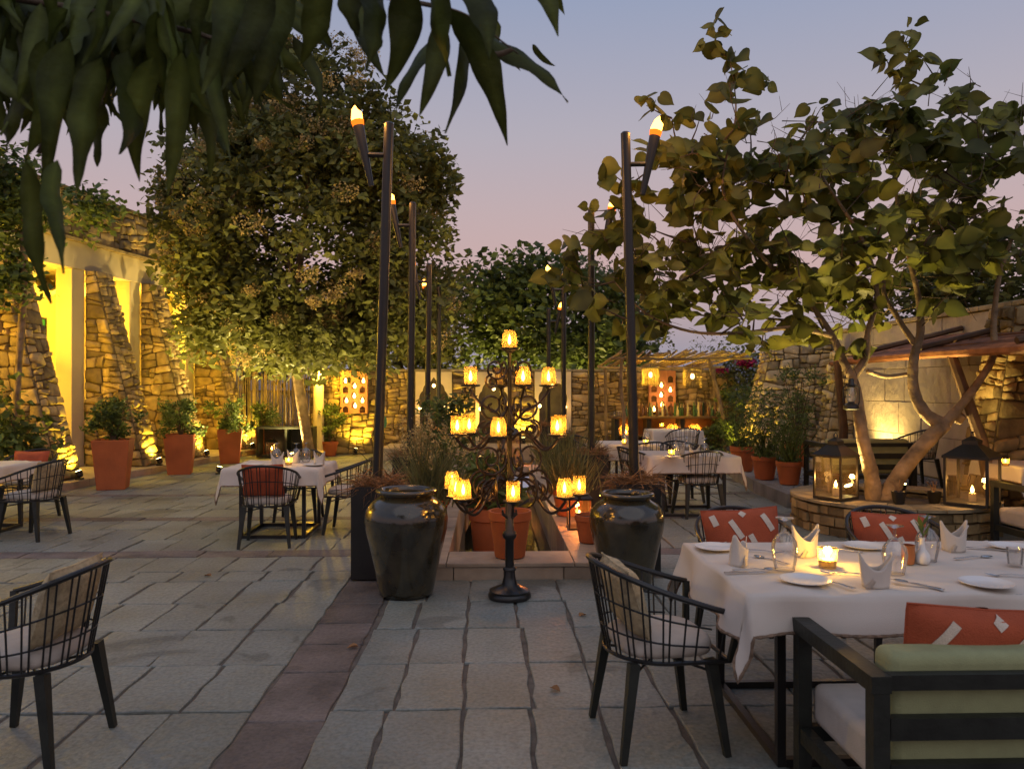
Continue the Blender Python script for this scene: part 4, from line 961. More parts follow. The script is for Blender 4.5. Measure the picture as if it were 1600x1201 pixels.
def spoon(p, rz, lab):
    t = thing('spoon', lab, 'spoon', p, rz); o = obj('handle', spoon_mb(), m_steel, t); so = o.modifiers.new('s', 'SOLIDIFY'); so.thickness = .003
    mb = MB(); vs = []; n = 20
    for r in (1, .8, .5, .001):
        for k in range(n): a = 2 * PI * k / n; vs.append((.077 + .03 * r * math.cos(a), .02 * r * math.sin(a) * (1 + .15 * math.cos(a)), .009 - .007 * (1 - r * r)))
    mb.add(vs, [(i * n + k, i * n + (k + 1) % n, (i + 1) * n + (k + 1) % n, (i + 1) * n + k) for i in range(3) for k in range(n)]); o = obj('bowl', mb, m_steel, t); so = o.modifiers.new('s', 'SOLIDIFY'); so.thickness = .0015; return t
def fork(p, rz, lab):
    t = thing('fork', lab, 'fork', p, rz); o = obj('handle', spoon_mb(), m_steel, t); so = o.modifiers.new('s', 'SOLIDIFY'); so.thickness = .003
    mb = MB(); mb.add([(.048, -.0045, .004), (.062, -.012, .004), (.062, .012, .004), (.048, .0045, .004)], [(0, 1, 2, 3)]); o = obj('shoulder', mb, m_steel, t); so = o.modifiers.new('s', 'SOLIDIFY'); so.thickness = .002
    for y in (-.0105, -.0035, .0035, .0105): mb = MB(); mb.tube([(.061, y, .004), (.085, y, .007), (.105, y, .012)], [.0018, .0016, .0008], 5); obj('tine', mb, m_steel, t)
    return t
def knife(p, rz, lab):
    t = thing('knife', lab, 'knife', p, rz); mb = MB(); mb.bar((-.11, 0, .005), (0, 0, .005), .012, .006); obj('handle', mb, m_steel, t, smooth=False)
    mb = MB(); mb.add([(0, -.006, .004), (0, .008, .004), (.07, .010, .003), (.105, -.004, .003), (.08, -.007, .003)], [(0, 1, 2, 3, 4)]); o = obj('blade', mb, m_steel, t); so = o.modifiers.new('s', 'SOLIDIFY'); so.thickness = .0015; return t

# near table on the right
table(1.06, 3.75, 3.12, 4.17, 'long dining table laid for dinner in the right foreground', 'white cloth with braided hem on the laid table in the right foreground', .20, .17, amp=.028, flare=.22)
Q = lambda x, y: G(x, y, ZT)
votive(Q(1293, 886), 'bright votive candle in the middle of the foreground table', 11, 1.3)
napkin(Q(1153, 882), R(55), 'slumped napkin nearest the left end of the foreground table', 1.0, 1.0)
napkin(Q(1258, 868), R(10), 'folded napkin glowing behind the votive candle', 1.05)
napkin(Q(1368, 916), R(-12), 'folded crown napkin at the front edge of the foreground table', 1.0)
napkin(Q(1490, 860), R(5), 'folded napkin at the far right of the foreground table', 1.05)
goblet(Q(1226, 890), 'upturned goblet left of the votive candle on the foreground table', 1.1)
goblet(Q(1398, 896), 'upturned goblet beside the front crown napkin', 1.0)
goblet(Q(1449, 876), 'upturned goblet behind the white bud vase', 1.0)
for px, py, lab in ((1258, 910, 'white plate nearest the camera on the foreground table'), (1350, 856, 'white plate at the far side before the middle rust cushion'), (1118, 858, 'white plate at the far left end of the foreground table'), (1541, 915, 'white plate at the front right of the foreground table'), (1580, 857, 'white plate at the far right of the foreground table')): plate(Q(px, py), lab)
spoon(Q(1178, 891), R(4), 'spoon lying by the slumped napkin'); knife(Q(1165, 892.5) + Vector((0, -.03, 0)), R(3), 'knife lying by the slumped napkin')
spoon(Q(1206, 876), R(120), 'spoon pointing at the slumped napkin'); fork(Q(1192, 862) , R(-30), 'fork at the far left of the foreground table')
fork(Q(1303, 912), R(118), 'fork beside the nearest white plate'); fork(Q(1320, 897), R(168), 'fork lying between the votive and the front napkin')
spoon(Q(1436, 915), R(125), 'spoon right of the front crown napkin'); knife(Q(1428, 913), R(125), 'knife right of the front crown napkin')
fork(Q(1315, 860), R(150), 'fork beside the far middle plate'); spoon(Q(1520, 872), R(8), 'spoon near the far right napkin'); fork(Q(1578, 900), R(175), 'fork at the right of the foreground table'); knife(Q(1540, 858), R(150), 'knife by the far right plate')
v = thing('bud_vase', 'white bud vase with a green sprig on the foreground table', 'vase', Q(1441, 880))
mb = MB(); mb.lathe([(.001, .001), (.03, .002), (.036, .02), (.034, .045), (.014, .075), (.011, .11), (.014, .125), (.010, .125), (.008, .11), (.001, .05)], 24, cap=False); obj('body', mb, m_china, v, ang=70)
sp = thing('sprig', 'green leaf sprig standing in the white bud vase', 'plant', Q(1441, 880) + Vector((0, 0, .06)))
mb = MB(); mb.tube([(0, 0, 0), (.004, 0, .08), (0, .005, .14)], .0025, 5); obj('stem', mb, m_leafE, sp)
for k in range(5):
    a = R(72 * k); d = Vector((math.cos(a) * .5, math.sin(a) * .5, .9)).normalized(); s_ = d.cross(Zv).normalized() * .014; b = Vector((0, 0, .06 + .014 * k)); mb = MB(); mb.add([b, b + d * .04 + s_, b + d * .085, b + d * .04 - s_, b + d * .04 - Zv * .004], [(0, 4, 1), (1, 4, 2), (2, 4, 3), (3, 4, 0)]); obj('leaf', mb, m_leafE, sp)
mb = MB(); mb.lathe([(.001, .001), (.028, .001), (.032, .04), (.03, .085), (.033, .09), (.028, .09), (.026, .01), (.001, .008)], 20, cap=False); one('copper_tumbler', mb, m_copper, 'ribbed copper tumbler between goblet and bud vase', 'tumbler', None, Q(1419, 880), ang=70)
t = thing('water_tumbler', 'small clear tumbler at the right of the foreground table', 'glass', Q(1586, 884)); mb = MB(); mb.lathe([(.03, .002), (.037, .085), (.034, .085), (.027, .008), (.001, .007)], 20, cap=False); obj('body', mb, m_glass, t)
chair(.765, 3.52, 8, 'wire chair at the left end of the foreground table, tan cushion inside')
cushion('cushion', 'tan patterned cushion leaning in the wire chair by the foreground table', (.665, 3.50, .502), (R(-18), 0, R(98)), .40, .32, .12, m_pillow)
chair(-2.02, 3.45, 178, 'wire chair cut off by the left edge in the foreground')
cushion('cushion', 'tan patterned cushion in the foreground wire chair at the left edge', (-1.91, 3.45, .502), (R(-16), 0, R(-92)), .40, .34, .12, m_pillow)
chair(1.56, 4.62, -88, 'wire chair on the far side of the foreground table, left one'); cushion('cushion', 'rust cushion with white dashes behind the slumped napkin', (1.56, 4.62, .502), (R(-14), R(-3), R(2)), .48, .36, .13, m_rust, DASH)
chair(2.50, 4.62, -92, 'wire chair on the far side of the foreground table, beside the bud vase'); cushion('cushion', 'rust cushion with white dashes behind the bud vase', (2.46, 4.62, .50), (R(-14), R(2), R(-2)), .46, .33, .13, m_rust, DASH)

def sofa(loc, rz, L, lab, pcol=m_sage, back=True):
    """open black frame armchair; local: sits facing +y, back at y=0, left arm at x=0"""
    t = thing('frame_sofa', lab, 'sofa', loc, rz); D = .66; H = .66; p = .055
    for x in (p / 2, L - p / 2):
        for y in (p / 2, D - p / 2): mb = MB(); mb.box((x, y, (H - p) / 2), (p, p, H - p)); obj('leg', mb, m_dwood, t, smooth=False)
        mb = MB(); mb.box((x, D / 2, H - p / 2 + .001), (p + .012, D, p)); obj('arm', mb, m_dwood, t, smooth=False)
        mb = MB(); mb.box((x, D / 2, .20), (p * .8, D - 2 * p - .004, .06)); obj('side_rail', mb, m_dwood, t, smooth=False)
    for z, h in ((.637, .05), (.485, .072), (.335, .072), (.20, .06)): mb = MB(); mb.box((L / 2, p / 2, z), (L - 2 * p - .014, p * .7, h)); obj('back_slat', mb, m_dwood, t, smooth=False)
    mb = MB(); mb.box((L / 2, D - p / 2, .20), (L - 2 * p - .004, p * .7, .06)); obj('front_rail', mb, m_dwood, t, smooth=False)
    def pad(name, x0, x1, y0, y1, z0, z1, m):
        mb = MB(); mb.box(((x0 + x1) / 2, (y0 + y1) / 2, (z0 + z1) / 2), (x1 - x0, y1 - y0, z1 - z0)); o = obj(name, mb, m, t); b = o.modifiers.new('b', 'BEVEL'); b.width = .035; b.segments = 4; return o
    pad('seat_cushion', p + .015, L - p - .015, .03 + p, D - .01, .235, .40, m_cream)
    pad('back_cushion', p + .03, L - p - .03, p * .9, p + .13, .245, .715, pcol)
    return t
sofa((1.245, 2.46, 0), 0, 1.5, 'black slatted frame sofa with pale cushions, its back to the camera')
cushion('cushion', 'rust cushion with white dashes on the foreground slatted sofa', (1.74, 2.72, .505), (R(-12), R(-4), R(182)), .62, .33, .15, m_rust, DASH)

# left mid table
table(-2.80, -1.80, 8.12, 9.05, 'square dining table with lit candle in the left half of the courtyard', 'white cloth on the square table in the left half of the courtyard', .20, .20, amp=.015, flare=.2)
votive(Q(451, 726), 'votive candle on the left courtyard table', 1.8, 1.15)
def settings(lst, where):
    for k, px, py, lab in lst:
        {'g': lambda: goblet(Q(px, py), lab), 'n': lambda: napkin(Q(px, py), R(U(-30, 30)), lab, 1.0), 'p': lambda: plate(Q(px, py), lab)}[k]()
settings([('g', 432, 722, 'leftmost upturned goblet on the left courtyard table'), ('g', 463, 722.5, 'middle upturned goblet on the left courtyard table'), ('g', 478, 721, 'rightmost upturned goblet on the left courtyard table'),
          ('n', 433, 728, 'napkin in front of the leftmost goblet on the left courtyard table'), ('n', 458, 723, 'napkin behind the votive on the left courtyard table'), ('n', 499, 726, 'napkin at the right end of the left courtyard table'),
          ('p', 489, 727.5, 'white plate by the right napkin of the left courtyard table'), ('p', 398, 727, 'white plate at the left end of the left courtyard table')], '')
chair(-2.26, 7.92, 96, 'wire chair with its back to us at the left courtyard table'); cushion('cushion', 'red patterned cushion in the chair backing the left courtyard table', (-2.27, 7.80, .502), (R(-14), 0, R(186)), .40, .34, .12, m_rust)
chair(-1.56, 8.62, 178, 'wire chair at the left courtyard table, beside the torch planter')
chair(-2.3, 9.35, -88, 'wire chair half hidden behind the left courtyard table')
# left edge table
table(-6.2, -5.22, 8.2, 9.1, 'dining table cut off by the left edge', 'white cloth on the table cut off by the left edge', .2, .2)
chair(-4.86, 8.35, 172, 'wire chair by the table at the left edge, beige cushion inside'); cushion('cushion', 'beige cushion in the chair by the table at the left edge', (-4.74, 8.33, .502), (R(-14), 0, R(-98)), .40, .33, .12, m_pillow)
chair(-5.6, 9.5, -90, 'wire chair behind the table at the left edge'); cushion('cushion', 'rust cushion in the chair behind the left edge table', (-5.6, 9.5, .5), (R(-14), 0, 0), .42, .33, .12, m_rust)
# right mid tables
table(1.98, 3.08, 9.35, 10.25, 'dining table behind the right urn, nearest of the far tables', 'white cloth on the nearest of the far right tables', .22, .22, amp=.018, flare=.22)
votive(Q(1049, 713), 'votive candle on the nearest far right table', 1.8, 1.2)
settings([('g', 1056, 711.5, 'left upturned goblet on the nearest far right table'), ('g', 1101, 712, 'right upturned goblet on the nearest far right table'), ('n', 1085, 713, 'napkin between the goblets on the nearest far right table'), ('n', 1063, 710, 'napkin beside the candle on the nearest far right table'), ('p', 1050, 714.5, 'plate under the candle on the nearest far right table'), ('g', 1073, 709.5, 'middle upturned goblet on the nearest far right table')], '')
chair(2.60, 9.52, 98, 'wire chair with its back to us at the nearest far right table'); chair(1.98, 10.0, 20, 'wire chair at the left side of the nearest far right table'); chair(2.7, 10.75, -85, 'wire chair behind the nearest far right table')
table(1.72, 2.66, 11.3, 12.2, 'dining table second in line on the far right', 'white cloth on the second of the far right tables', .22, .25, flare=.2)
votive(Q(976, 695), 'votive candle at the left of the second far right table', 1.6, 1.2); votive(Q(1009, 695), 'votive candle at the right of the second far right table', 1.6, 1.1)
settings([('g', 977, 693.5, 'left upturned goblet on the second far right table'), ('g', 986, 693, 'middle upturned goblet on the second far right table'), ('g', 1011, 692.5, 'right upturned goblet on the second far right table'), ('n', 983, 695, 'napkin on the second far right table')], '')
chair(2.32, 11.1, 92, 'wire chair with its back to us at the second far right table'); chair(1.6, 12.2, -30, 'wire chair behind the left corner of the second far right table')
table(3.2, 4.2, 15.0, 15.75, 'dining table in front of the bar', 'white cloth on the table in front of the bar', .2, .3, flare=.12)
votive(Q(1034, 668), 'votive candle on the table in front of the bar', 2, 1.3); chair(3.75, 14.75, 90, 'wire chair before the table in front of the bar')
# seating on the right behind the tree
sofa((4.55, 10.35, .175), 0, 1.3, 'olive cushioned frame sofa behind the round tree planter', m_sage)
chair(6.15, 10.9, 180, 'wire chair by the limestone wall behind the tree', .175)
table(5.62, 6.7, 7.9, 8.8, 'dining table at the right edge behind the right-hand lantern', 'white cloth on the table at the right edge behind the lantern', .18, .15)
votive(Q(1556, 728) + Vector((.12, .02, 0)), 'votive candle on the table at the right edge', 2.2, 1.1)
sofa((5.05, 6.95, 0), 0, 1.2, 'frame sofa at the right edge beside the right-hand lantern', m_sage)

# ------------------------------------------------------------------ round tree planter with lanterns
PC = Vector((4.62, 8.72, 0)); PR = 1.06
tp = thing('tree_planter', 'round rubble planter at the foot of the broad-leaved tree', 'planter', PC)
mb = MB(); mb.lathe([(PR - .03, 0), (PR - .03, .30), (PR - .34, .30), (PR - .34, 0)], 40, cap=False); obj('core', mb, m_mortar, tp, ang=30)
for rz_ in range(3):
    n = 44; wds = [U(.5, 1.7) for k in range(n)]; tot = sum(wds); acc = U(0, 1)
    for k in range(n):
        a0 = acc; acc += 2 * PI * wds[k] / tot; wd = 2 * PI * wds[k] / tot - .012; z0, z1 = ((.0, .10), (.105, .215), (.22, .325))[rz_]; z1 += U(-.012, .0); r0 = PR - .05; r1 = PR + U(-.012, .04); vs = []
        for r in (r0, r1):
            for z in (z0 + .004, z1 - U(.004, .02)):
                for q in (0, .5, 1): vs.append((r * math.cos(a0 + wd * q), r * math.sin(a0 + wd * q), z))
        mb = MB(); mb.add(vs, [(0, 1, 4, 3), (1, 2, 5, 4), (6, 9, 10, 7), (7, 10, 11, 8), (3, 4, 10, 9), (4, 5, 11, 10), (0, 6, 7, 1), (1, 7, 8, 2), (0, 3, 9, 6), (2, 8, 11, 5)], U(.4, 1.25)); obj('stone', mb, m_stone, tp, smooth=False)
n = 24
for k in range(n):
    a0 = 2 * PI * k / n; wd = 2 * PI / n * .97; vs = []; r0, r1 = PR - .36, PR + .03 + U(-.01, .01); zt_ = .362 + U(-.006, .006)
    for r in (r0, r1):
        for z in (.327, zt_):
            for q in (0, .5, 1): vs.append((r * math.cos(a0 + wd * q), r * math.sin(a0 + wd * q), z))
    mb = MB(); mb.add(vs, [(0, 1, 4, 3), (1, 2, 5, 4), (6, 9, 10, 7), (7, 10, 11, 8), (3, 4, 10, 9), (4, 5, 11, 10), (0, 6, 7, 1), (1, 7, 8, 2), (0, 3, 9, 6), (2, 8, 11, 5)], U(.5, .9)); obj('coping', mb, m_stone2, tp, smooth=False)
mb = MB(); mb.lathe([(PR - .35, .26), (.001, .33)], 30, cap=False); obj('soil', mb, m_soil, tp)
lantern((3.84, 8.42, .37), .34, .70, 'black glass lantern on the planter rim, left of the tree trunks', 9, R(33))
lantern((5.07, 7.93, .37), .42, .74, 'black glass lantern on the planter rim at the right', 9, R(40))
hl = thing('hurricane_lamp', 'small black hurricane lamp hanging from the left tree trunk', 'lantern', PY(1330, 640, 8.35))
mb = MB(); mb.lathe([(.05, 0), (.085, .008), (.08, .05), (.04, .075), (.03, .09)], 18); obj('tank', mb, m_black, hl)
mb = MB(); mb.lathe([(.035, .09), (.055, .15), (.05, .2), (.035, .25)], 16, cap=False); obj('chimney', mb, m_glass, hl)
mb = MB(); mb.lathe([(.045, .25), (.05, .27), (.03, .3), (.03, .33), (.02, .345)], 16); obj('hood', mb, m_black, hl)
for s_ in (-1, 1): mb = MB(); mb.tube([(s_ * .07, 0, .03), (s_ * .09, 0, .08), (s_ * .09, 0, .24), (s_ * .045, 0, .28)], .008, 6); obj('side_tube', mb, m_black, hl)
mb = MB(); mb.tube([(.075 * math.cos(PI * k / 10), 0, .27 + .2 * math.sin(PI * k / 10)) for k in range(11)], .003, 4); obj('handle', mb, m_black, hl)
lantern((.93, 7.95, .142), .24, .46, 'black lantern on the right pool kerb with orange light', 14, 0, (1, .28, .05))
lantern((.40, 14.35, .142), .36, .85, 'tall black lantern standing at the far end of the pool', 14, 0, (1, .26, .05))
lantern((.95, 9.3, .142), .24, .5, 'black lantern farther back on the right pool kerb', 9, R(10))
lantern((-4.95, 17.62, .072), .22, .42, 'small lantern inside the dark rear cabinet', 1)
# ------------------------------------------------------------------ vegetation
TB = [(0, 0, 0), (.12, .26, .03), (.35, .40, .07), (.65, .29, .04), (1, 0, -.10), (.65, -.29, .04), (.35, -.40, .07), (.12, -.26, .03), (.35, 0, -.02), (.65, 0, -.03)]
FB = [(0, 8, 1), (1, 8, 2), (2, 8, 9, 3), (3, 9, 4), (4, 9, 5), (5, 9, 8, 6), (6, 8, 7), (7, 8, 0)]
_o = [(0, 0), (-.05, .14), (.02, .29), (.16, .385), (.34, .41), (.53, .345), (.71, .215), (.85, .085), (1.0, 0)]
TL = [(x, y, .16 * y + .02 * math.sin(9 * x + 3 * y) - .10 * x * x) for x, y in _o] + [(x, -y, .16 * y - .02 * math.sin(8 * x) - .10 * x * x) for x, y in _o[1:-1]] + [(x, 0, -.10 * x * x - .012) for x in (.02, .16, .34, .53, .71, .85)]
FL = [(0, 1, 2, 16), (16, 2, 3, 17), (17, 3, 4, 18), (18, 4, 5, 19), (19, 5, 6, 20), (20, 6, 7, 21), (21, 7, 8), (16, 10, 9, 0), (17, 11, 10, 16), (18, 12, 11, 17), (19, 13, 12, 18), (20, 14, 13, 19), (21, 15, 14, 20), (8, 15, 21)]
TLT = [1.0] * 16 + [1.55] * 6; TLT[0] = 1.5
TS = [(0, 0, 0), (.45, .24, .05), (1, 0, -.06), (.45, -.24, .05), (.45, 0, -.02)]
FS = [(0, 4, 1), (1, 4, 2), (2, 4, 3), (3, 4, 0)]
def norm(a): return a / (np.linalg.norm(a, axis=1)[:, None] + 1e-9)
def frames(D, upbias=.6):
    n = len(D); U_ = rng.normal(size=(n, 3)) * .7; U_[:, 2] += upbias; S = norm(np.cross(U_, D)); N = norm(np.cross(D, S)); return S, N
def add_leaves(mb, B, D, L, tint, tmpl=TS, fac=FS, wide=1.0, upbias=.6):
    S, N = frames(D, upbias); mb.batch(tmpl, fac, B, D * L[:, None], S * (L * wide)[:, None], N * L[:, None], tint)
def in_ells(ells, n, shell=.0):
    vol = np.array([e[3] * e[4] * e[5] for e in ells]); k = rng.choice(len(ells), n, p=vol / vol.sum()); E = np.array(ells)[k]
    d = norm(rng.normal(size=(n, 3))); r = (shell + (1 - shell) * rng.uniform(0, 1, n)) ** (1 / 2.4)
    return E[:, :3] + d * E[:, 3:6] * r[:, None]
def ell(px, py, Y, rx, ry, rd):
    c = PY(px, py, Y); return (c.x, c.y, c.z, rx * Y / F, rd, ry * Y / F)
def grow(parent, root_nodes, targets, m, r0=.03, name='branches', wig=.08):
    """join every leaf cluster to the nearest limb point that lies closer to the trunk"""
    nodes = [np.array(p) for p in root_nodes]; o = nodes[0]; mb = MB()
    T = sorted(targets, key=lambda p: np.linalg.norm(p - o))
    for tnum, p in enumerate(T):
        A = np.array(nodes); d = np.linalg.norm(A - p, axis=1) + .25 * np.maximum(0, A[:, 2] - p[2]); i = int(np.argmin(d)); a = A[i]; L = np.linalg.norm(p - a)
        k = max(2, int(L / .25)); pts = [a + (p - a) * j / k + rng.normal(size=3) * wig * L * .3 * math.sin(PI * j / k) for j in range(k + 1)]
        ra = min(r0, .006 + .018 * L); mb.tube([Vector(q) for q in pts], [ra + (.0035 - ra) * j / k for j in range(k + 1)], 4)
        nodes.extend(pts[1:])
    return obj(name, mb, m, parent, world=True, stuff=True)
def limb(parent, pts, rad, m, name='limb', n=10):
    P = []; Rr = []
    pts = [Vector(p) for p in pts]
    for i in range(len(pts) - 1):
        p0 = pts[max(i - 1, 0)]; p1 = pts[i]; p2 = pts[i + 1]; p3 = pts[min(i + 2, len(pts) - 1)]
        for k in range(5):
            t = k / 5; P.append(.5 * ((2 * p1) + (p2 - p0) * t + (2 * p0 - 5 * p1 + 4 * p2 - p3) * t * t + (3 * p1 - p0 - 3 * p2 + p3) * t ** 3)); Rr.append((rad[i] + (rad[i + 1] - rad[i]) * t) * U(.93, 1.08))
    P.append(pts[-1]); Rr.append(rad[-1]); mb = MB(); mb.tube(P, Rr, n); obj(name, mb, m, parent, world=True, ang=180); return [tuple(p) for p in P]

# broad-leaved tree on the right
TD = 8.75
tr = thing('broadleaf_tree', 'broad-leaved tree with twisted pale trunks in the round planter', 'tree', (4.55, 8.7, .3))
B = lambda px, py, dy=0: PY(px, py, TD + dy)
nodes = []
nodes += limb(tr, [B(1368, 800), B(1362, 745), B(1349, 690, -.05), B(1343, 650, -.05), B(1335, 600), B(1318, 565), B(1298, 520), B(1262, 470), B(1225, 430)], [.11, .085, .072, .066, .058, .048, .036, .026, .012], m_bark, 'trunk')
nodes += limb(tr, [B(1372, 800), B(1410, 735, -.1), B(1452, 685, -.15), B(1476, 662, -.15)], [.12, .09, .082, .08], m_bark, 'trunk')
nodes += limb(tr, [B(1478, 664, -.15), B(1448, 648, -.1), B(1428, 610), B(1428, 560), B(1438, 520, .1), B(1436, 470, .2), B(1420, 400, .2), B(1400, 300, .1), B(1410, 170)], [.085, .07, .06, .052, .045, .036, .028, .02, .008], m_bark)
nodes += limb(tr, [B(1478, 660, -.15), B(1500, 635, -.2), B(1530, 595, -.2), B(1552, 555, -.2), B(1553, 500, -.1), B(1562, 430), B(1590, 350)], [.07, .048, .042, .038, .034, .026, .014], m_bark)
nodes += limb(tr, [B(1330, 592), B(1352, 560, -.1), B(1356, 520, -.2), B(1370, 460, -.3), B(1350, 380, -.3), B(1300, 300, -.2), B(1250, 220, -.1)], [.05, .042, .034, .028, .022, .016, .007], m_bark)
nodes += limb(tr, [B(1356, 580), B(1385, 588, .1), B(1420, 584, .1)], [.03, .026, .025], m_bark)
nodes += limb(tr, [B(1300, 525), B(1240, 512, -.2), B(1160, 520, -.3), B(1080, 518, -.3), B(1010, 490, -.2), B(960, 440)], [.034, .026, .02, .016, .011, .006], m_bark)
nodes += limb(tr, [B(1262, 470), B(1190, 400, -.5), B(1130, 300, -.7), B(1150, 180, -.7), B(1140, 90, -.6)], [.028, .02, .014, .009, .004], m_bark)
nodes += limb(tr, [B(1436, 545), B(1405, 500, .4), B(1380, 440, .6), B(1420, 330, .8), B(1470, 250, .7), B(1520, 230, .5)], [.04, .032, .026, .02, .014, .007], m_bark)
nodes += limb(tr, [B(1490, 655, -.1), B(1500, 645, -.15)], [.095, .085], m_bark, 'knot')
ells = [ell(1300, 330, TD, 230, 130, 1.5), ell(1420, 260, TD, 150, 130, 1.3), ell(1060, 350, TD - .3, 120, 140, .9), ell(1120, 440, TD - .3, 160, 70, 1.0), ell(1560, 290, TD, 90, 110, 1.0), ell(1150, 210, TD - .5, 90, 80, .7), ell(1400, 430, TD + .2, 160, 70, 1.1), ell(960, 430, TD - .2, 90, 70, .6), ell(1250, 460, TD, 120, 60, .9), ell(1310, 240, TD, 120, 80, .9), ell(1080, 500, TD - .2, 150, 38, .8), ell(1280, 520, TD, 90, 36, .7), ell(1540, 400, TD, 90, 60, .9)]
cl = in_ells(ells, 330, .35)
extra = [B(1125, 45, -.6), B(1140, 95, -.6), B(1160, 120, -.6), B(1190, 130, -.5), B(1425, 45, .1), B(1440, 90, .1), B(1400, 115, .1), B(1460, 120, .1), B(1410, 75, .2), B(1540, 190), B(1590, 180), B(1010, 165, -.4), B(1050, 185, -.4), B(890, 385, -.2), B(905, 420, -.2), B(930, 330, -.2), B(955, 270, -.2), B(880, 440, -.2), B(1030, 250, -.3), B(990, 300, -.3), B(1380, 85, .1), B(1110, 80, -.6), B(1480, 190), B(1225, 500, .1), B(1190, 540, -.1), B(1270, 520), B(1330, 500, .2), B(1035, 510), B(965, 500)]
cl = np.vstack([cl, np.array([tuple(p) for p in extra])])
grow(tr, nodes, cl, m_bark2, .03, 'branches', .10)
recs = []
for c in cl:
    k = random.randrange(5, 9); a0 = U(0, 6.28)
    for j in range(k):
        a = a0 + 2.4 * j; d = Vector((math.cos(a), math.sin(a), U(-.95, .35))).normalized(); recs.append((Vector(c) + Vector((U(-.12, .12), U(-.12, .12), U(-.08, .08))), d, U(.12, .29) * (1.0 if random.random() < .8 else 1.2), U(.55, 1.5)))
random.shuffle(recs)
lm = []
for tnt in (.6, .8, 1.0, 1.25, 1.5):
    mb = MB(); mb.add(TL, FL, tnt); mb.t = [tnt * q * U(.9, 1.1) for q in TLT]; lm.append(mesh(mb, m_leafB, True, 180))
recs.sort(key=lambda r: -r[2] / r[0].y)
cr = None; mb = MB(); im = xf(tr).inverted()
for i, (p, d, L, tn) in enumerate(recs):
    up = Vector((U(-1, 1), U(-1.2, .6), U(-.2, .9))); s_ = up.cross(d).normalized(); nn = d.cross(s_); M3 = Matrix((d, s_, nn)).transposed()
    if i < 300:
        o = bpy.data.objects.new('leaf', random.choice(lm)); C.objects.link(o); o.parent = tr; o.matrix_local = im @ (Matrix.Translation(p) @ M3.to_4x4() @ Matrix.Scale(L, 4))
    else: mb.add([p + d * (t[0] * L) + s_ * (t[1] * L) + nn * (t[2] * L) for t in TL], FL, tn); mb.t[-22:] = [tn * q for q in TLT]
obj('crown', mb, m_leafB, tr, world=True, ang=180, stuff=True)
mb = MB()
for c in in_ells(ells, 420, .3):
    p = Vector(c); d = Vector((U(-1, 1), U(-1, 1), U(-.4, 1))).normalized(); q = p + d * U(.2, .5); mb.tube([p, p.lerp(q, .5) + Vector((U(-.05, .05), U(-.05, .05), U(-.05, .05))), q], [.006, .004, .002], 4)
    if random.random() < .6: e2 = q + Vector((U(-1, 1), U(-1, 1), U(-.3, .8))).normalized() * U(.1, .25); mb.tube([p.lerp(q, .6), e2], [.003, .0015], 4)
obj('twigs', mb, m_bark2, tr, world=True, stuff=True)

# tree with dry blossom on the left
LT = 15.6
lt = thing('blossom_tree', 'large dense tree with dry cream blossom heads on the left', 'tree', PY(483, 712, 17.2))
A_ = lambda px, py, Y=LT: PY(px, py, Y)
nd = limb(lt, [A_(484, 714, 17.2), A_(473, 640, 17.0), A_(462, 570, 16.8), A_(455, 500, 16.4), A_(470, 400, 15.9), A_(480, 300, 15.7), A_(490, 180)], [.13, .12, .10, .09, .07, .05, .02], m_bark, 'trunk')
for pts in ([(462, 560), (400, 500), (330, 460), (270, 420)], [(458, 500), (530, 440), (600, 400), (650, 380)], [(465, 430), (400, 350), (340, 280)], [(475, 350), (540, 270), (600, 220)]):
    nd += limb(lt, [A_(x, y, 16.2 - .3 * i) for i, (x, y) in enumerate(pts)], [.07, .05, .035, .02][:len(pts)], m_bark, 'limb')
le = [ell(460, 360, LT, 185, 190, 2.0), ell(500, 170, LT, 105, 100, 1.3), ell(338, 440, LT, 60, 105, 1.2), ell(645, 440, LT, 62, 110, 1.2), ell(620, 280, LT, 65, 90, 1.2), ell(340, 300, LT, 72, 90, 1.2), ell(435, 535, LT, 140, 48, 1.4), ell(600, 520, LT, 90, 55, 1.2), ell(400, 200, LT, 80, 70, 1.0)]
cc = in_ells(le, 330, .45); grow(lt, nd, cc[:150], m_bark2, .035, 'branches', .1)
n = 46000; base = cc[rng.integers(0, len(cc), n)] + np.clip(rng.normal(size=(n, 3)), -1.5, 1.5) * np.array([.30, .30, .22]); D = rdir(n, -.9, .5)
tn = np.clip(rng.normal(1, .3, n), .45, 1.9); mb = MB(); add_leaves(mb, base, D, rng.uniform(.10, .24, n), tn, wide=1.25); obj('crown', mb, m_leafA, lt, world=True, smooth=False, stuff=True)
fc = in_ells([(e[0], e[1], e[2], e[3] * 1.02, e[4] * 1.04, e[5] * 1.02) for e in le], 230, .93); fc = fc[fc[:, 1] < LT + .4]
n = 22000; k = rng.integers(0, len(fc), n); off = norm(rng.normal(size=(n, 3))) * (rng.uniform(0, 1, n) ** .4 * .26)[:, None] * np.array([1.1, 1, .75]) * rng.uniform(.6, 1.4, len(fc))[k][:, None]
mb = MB(); add_leaves(mb, fc[k] + off, rdir(n, -1, 1), rng.uniform(.03, .07, n), rng.uniform(.6, 1.4, n), wide=1.6); obj('blossom', mb, m_flower, lt, world=True, smooth=False, stuff=True)

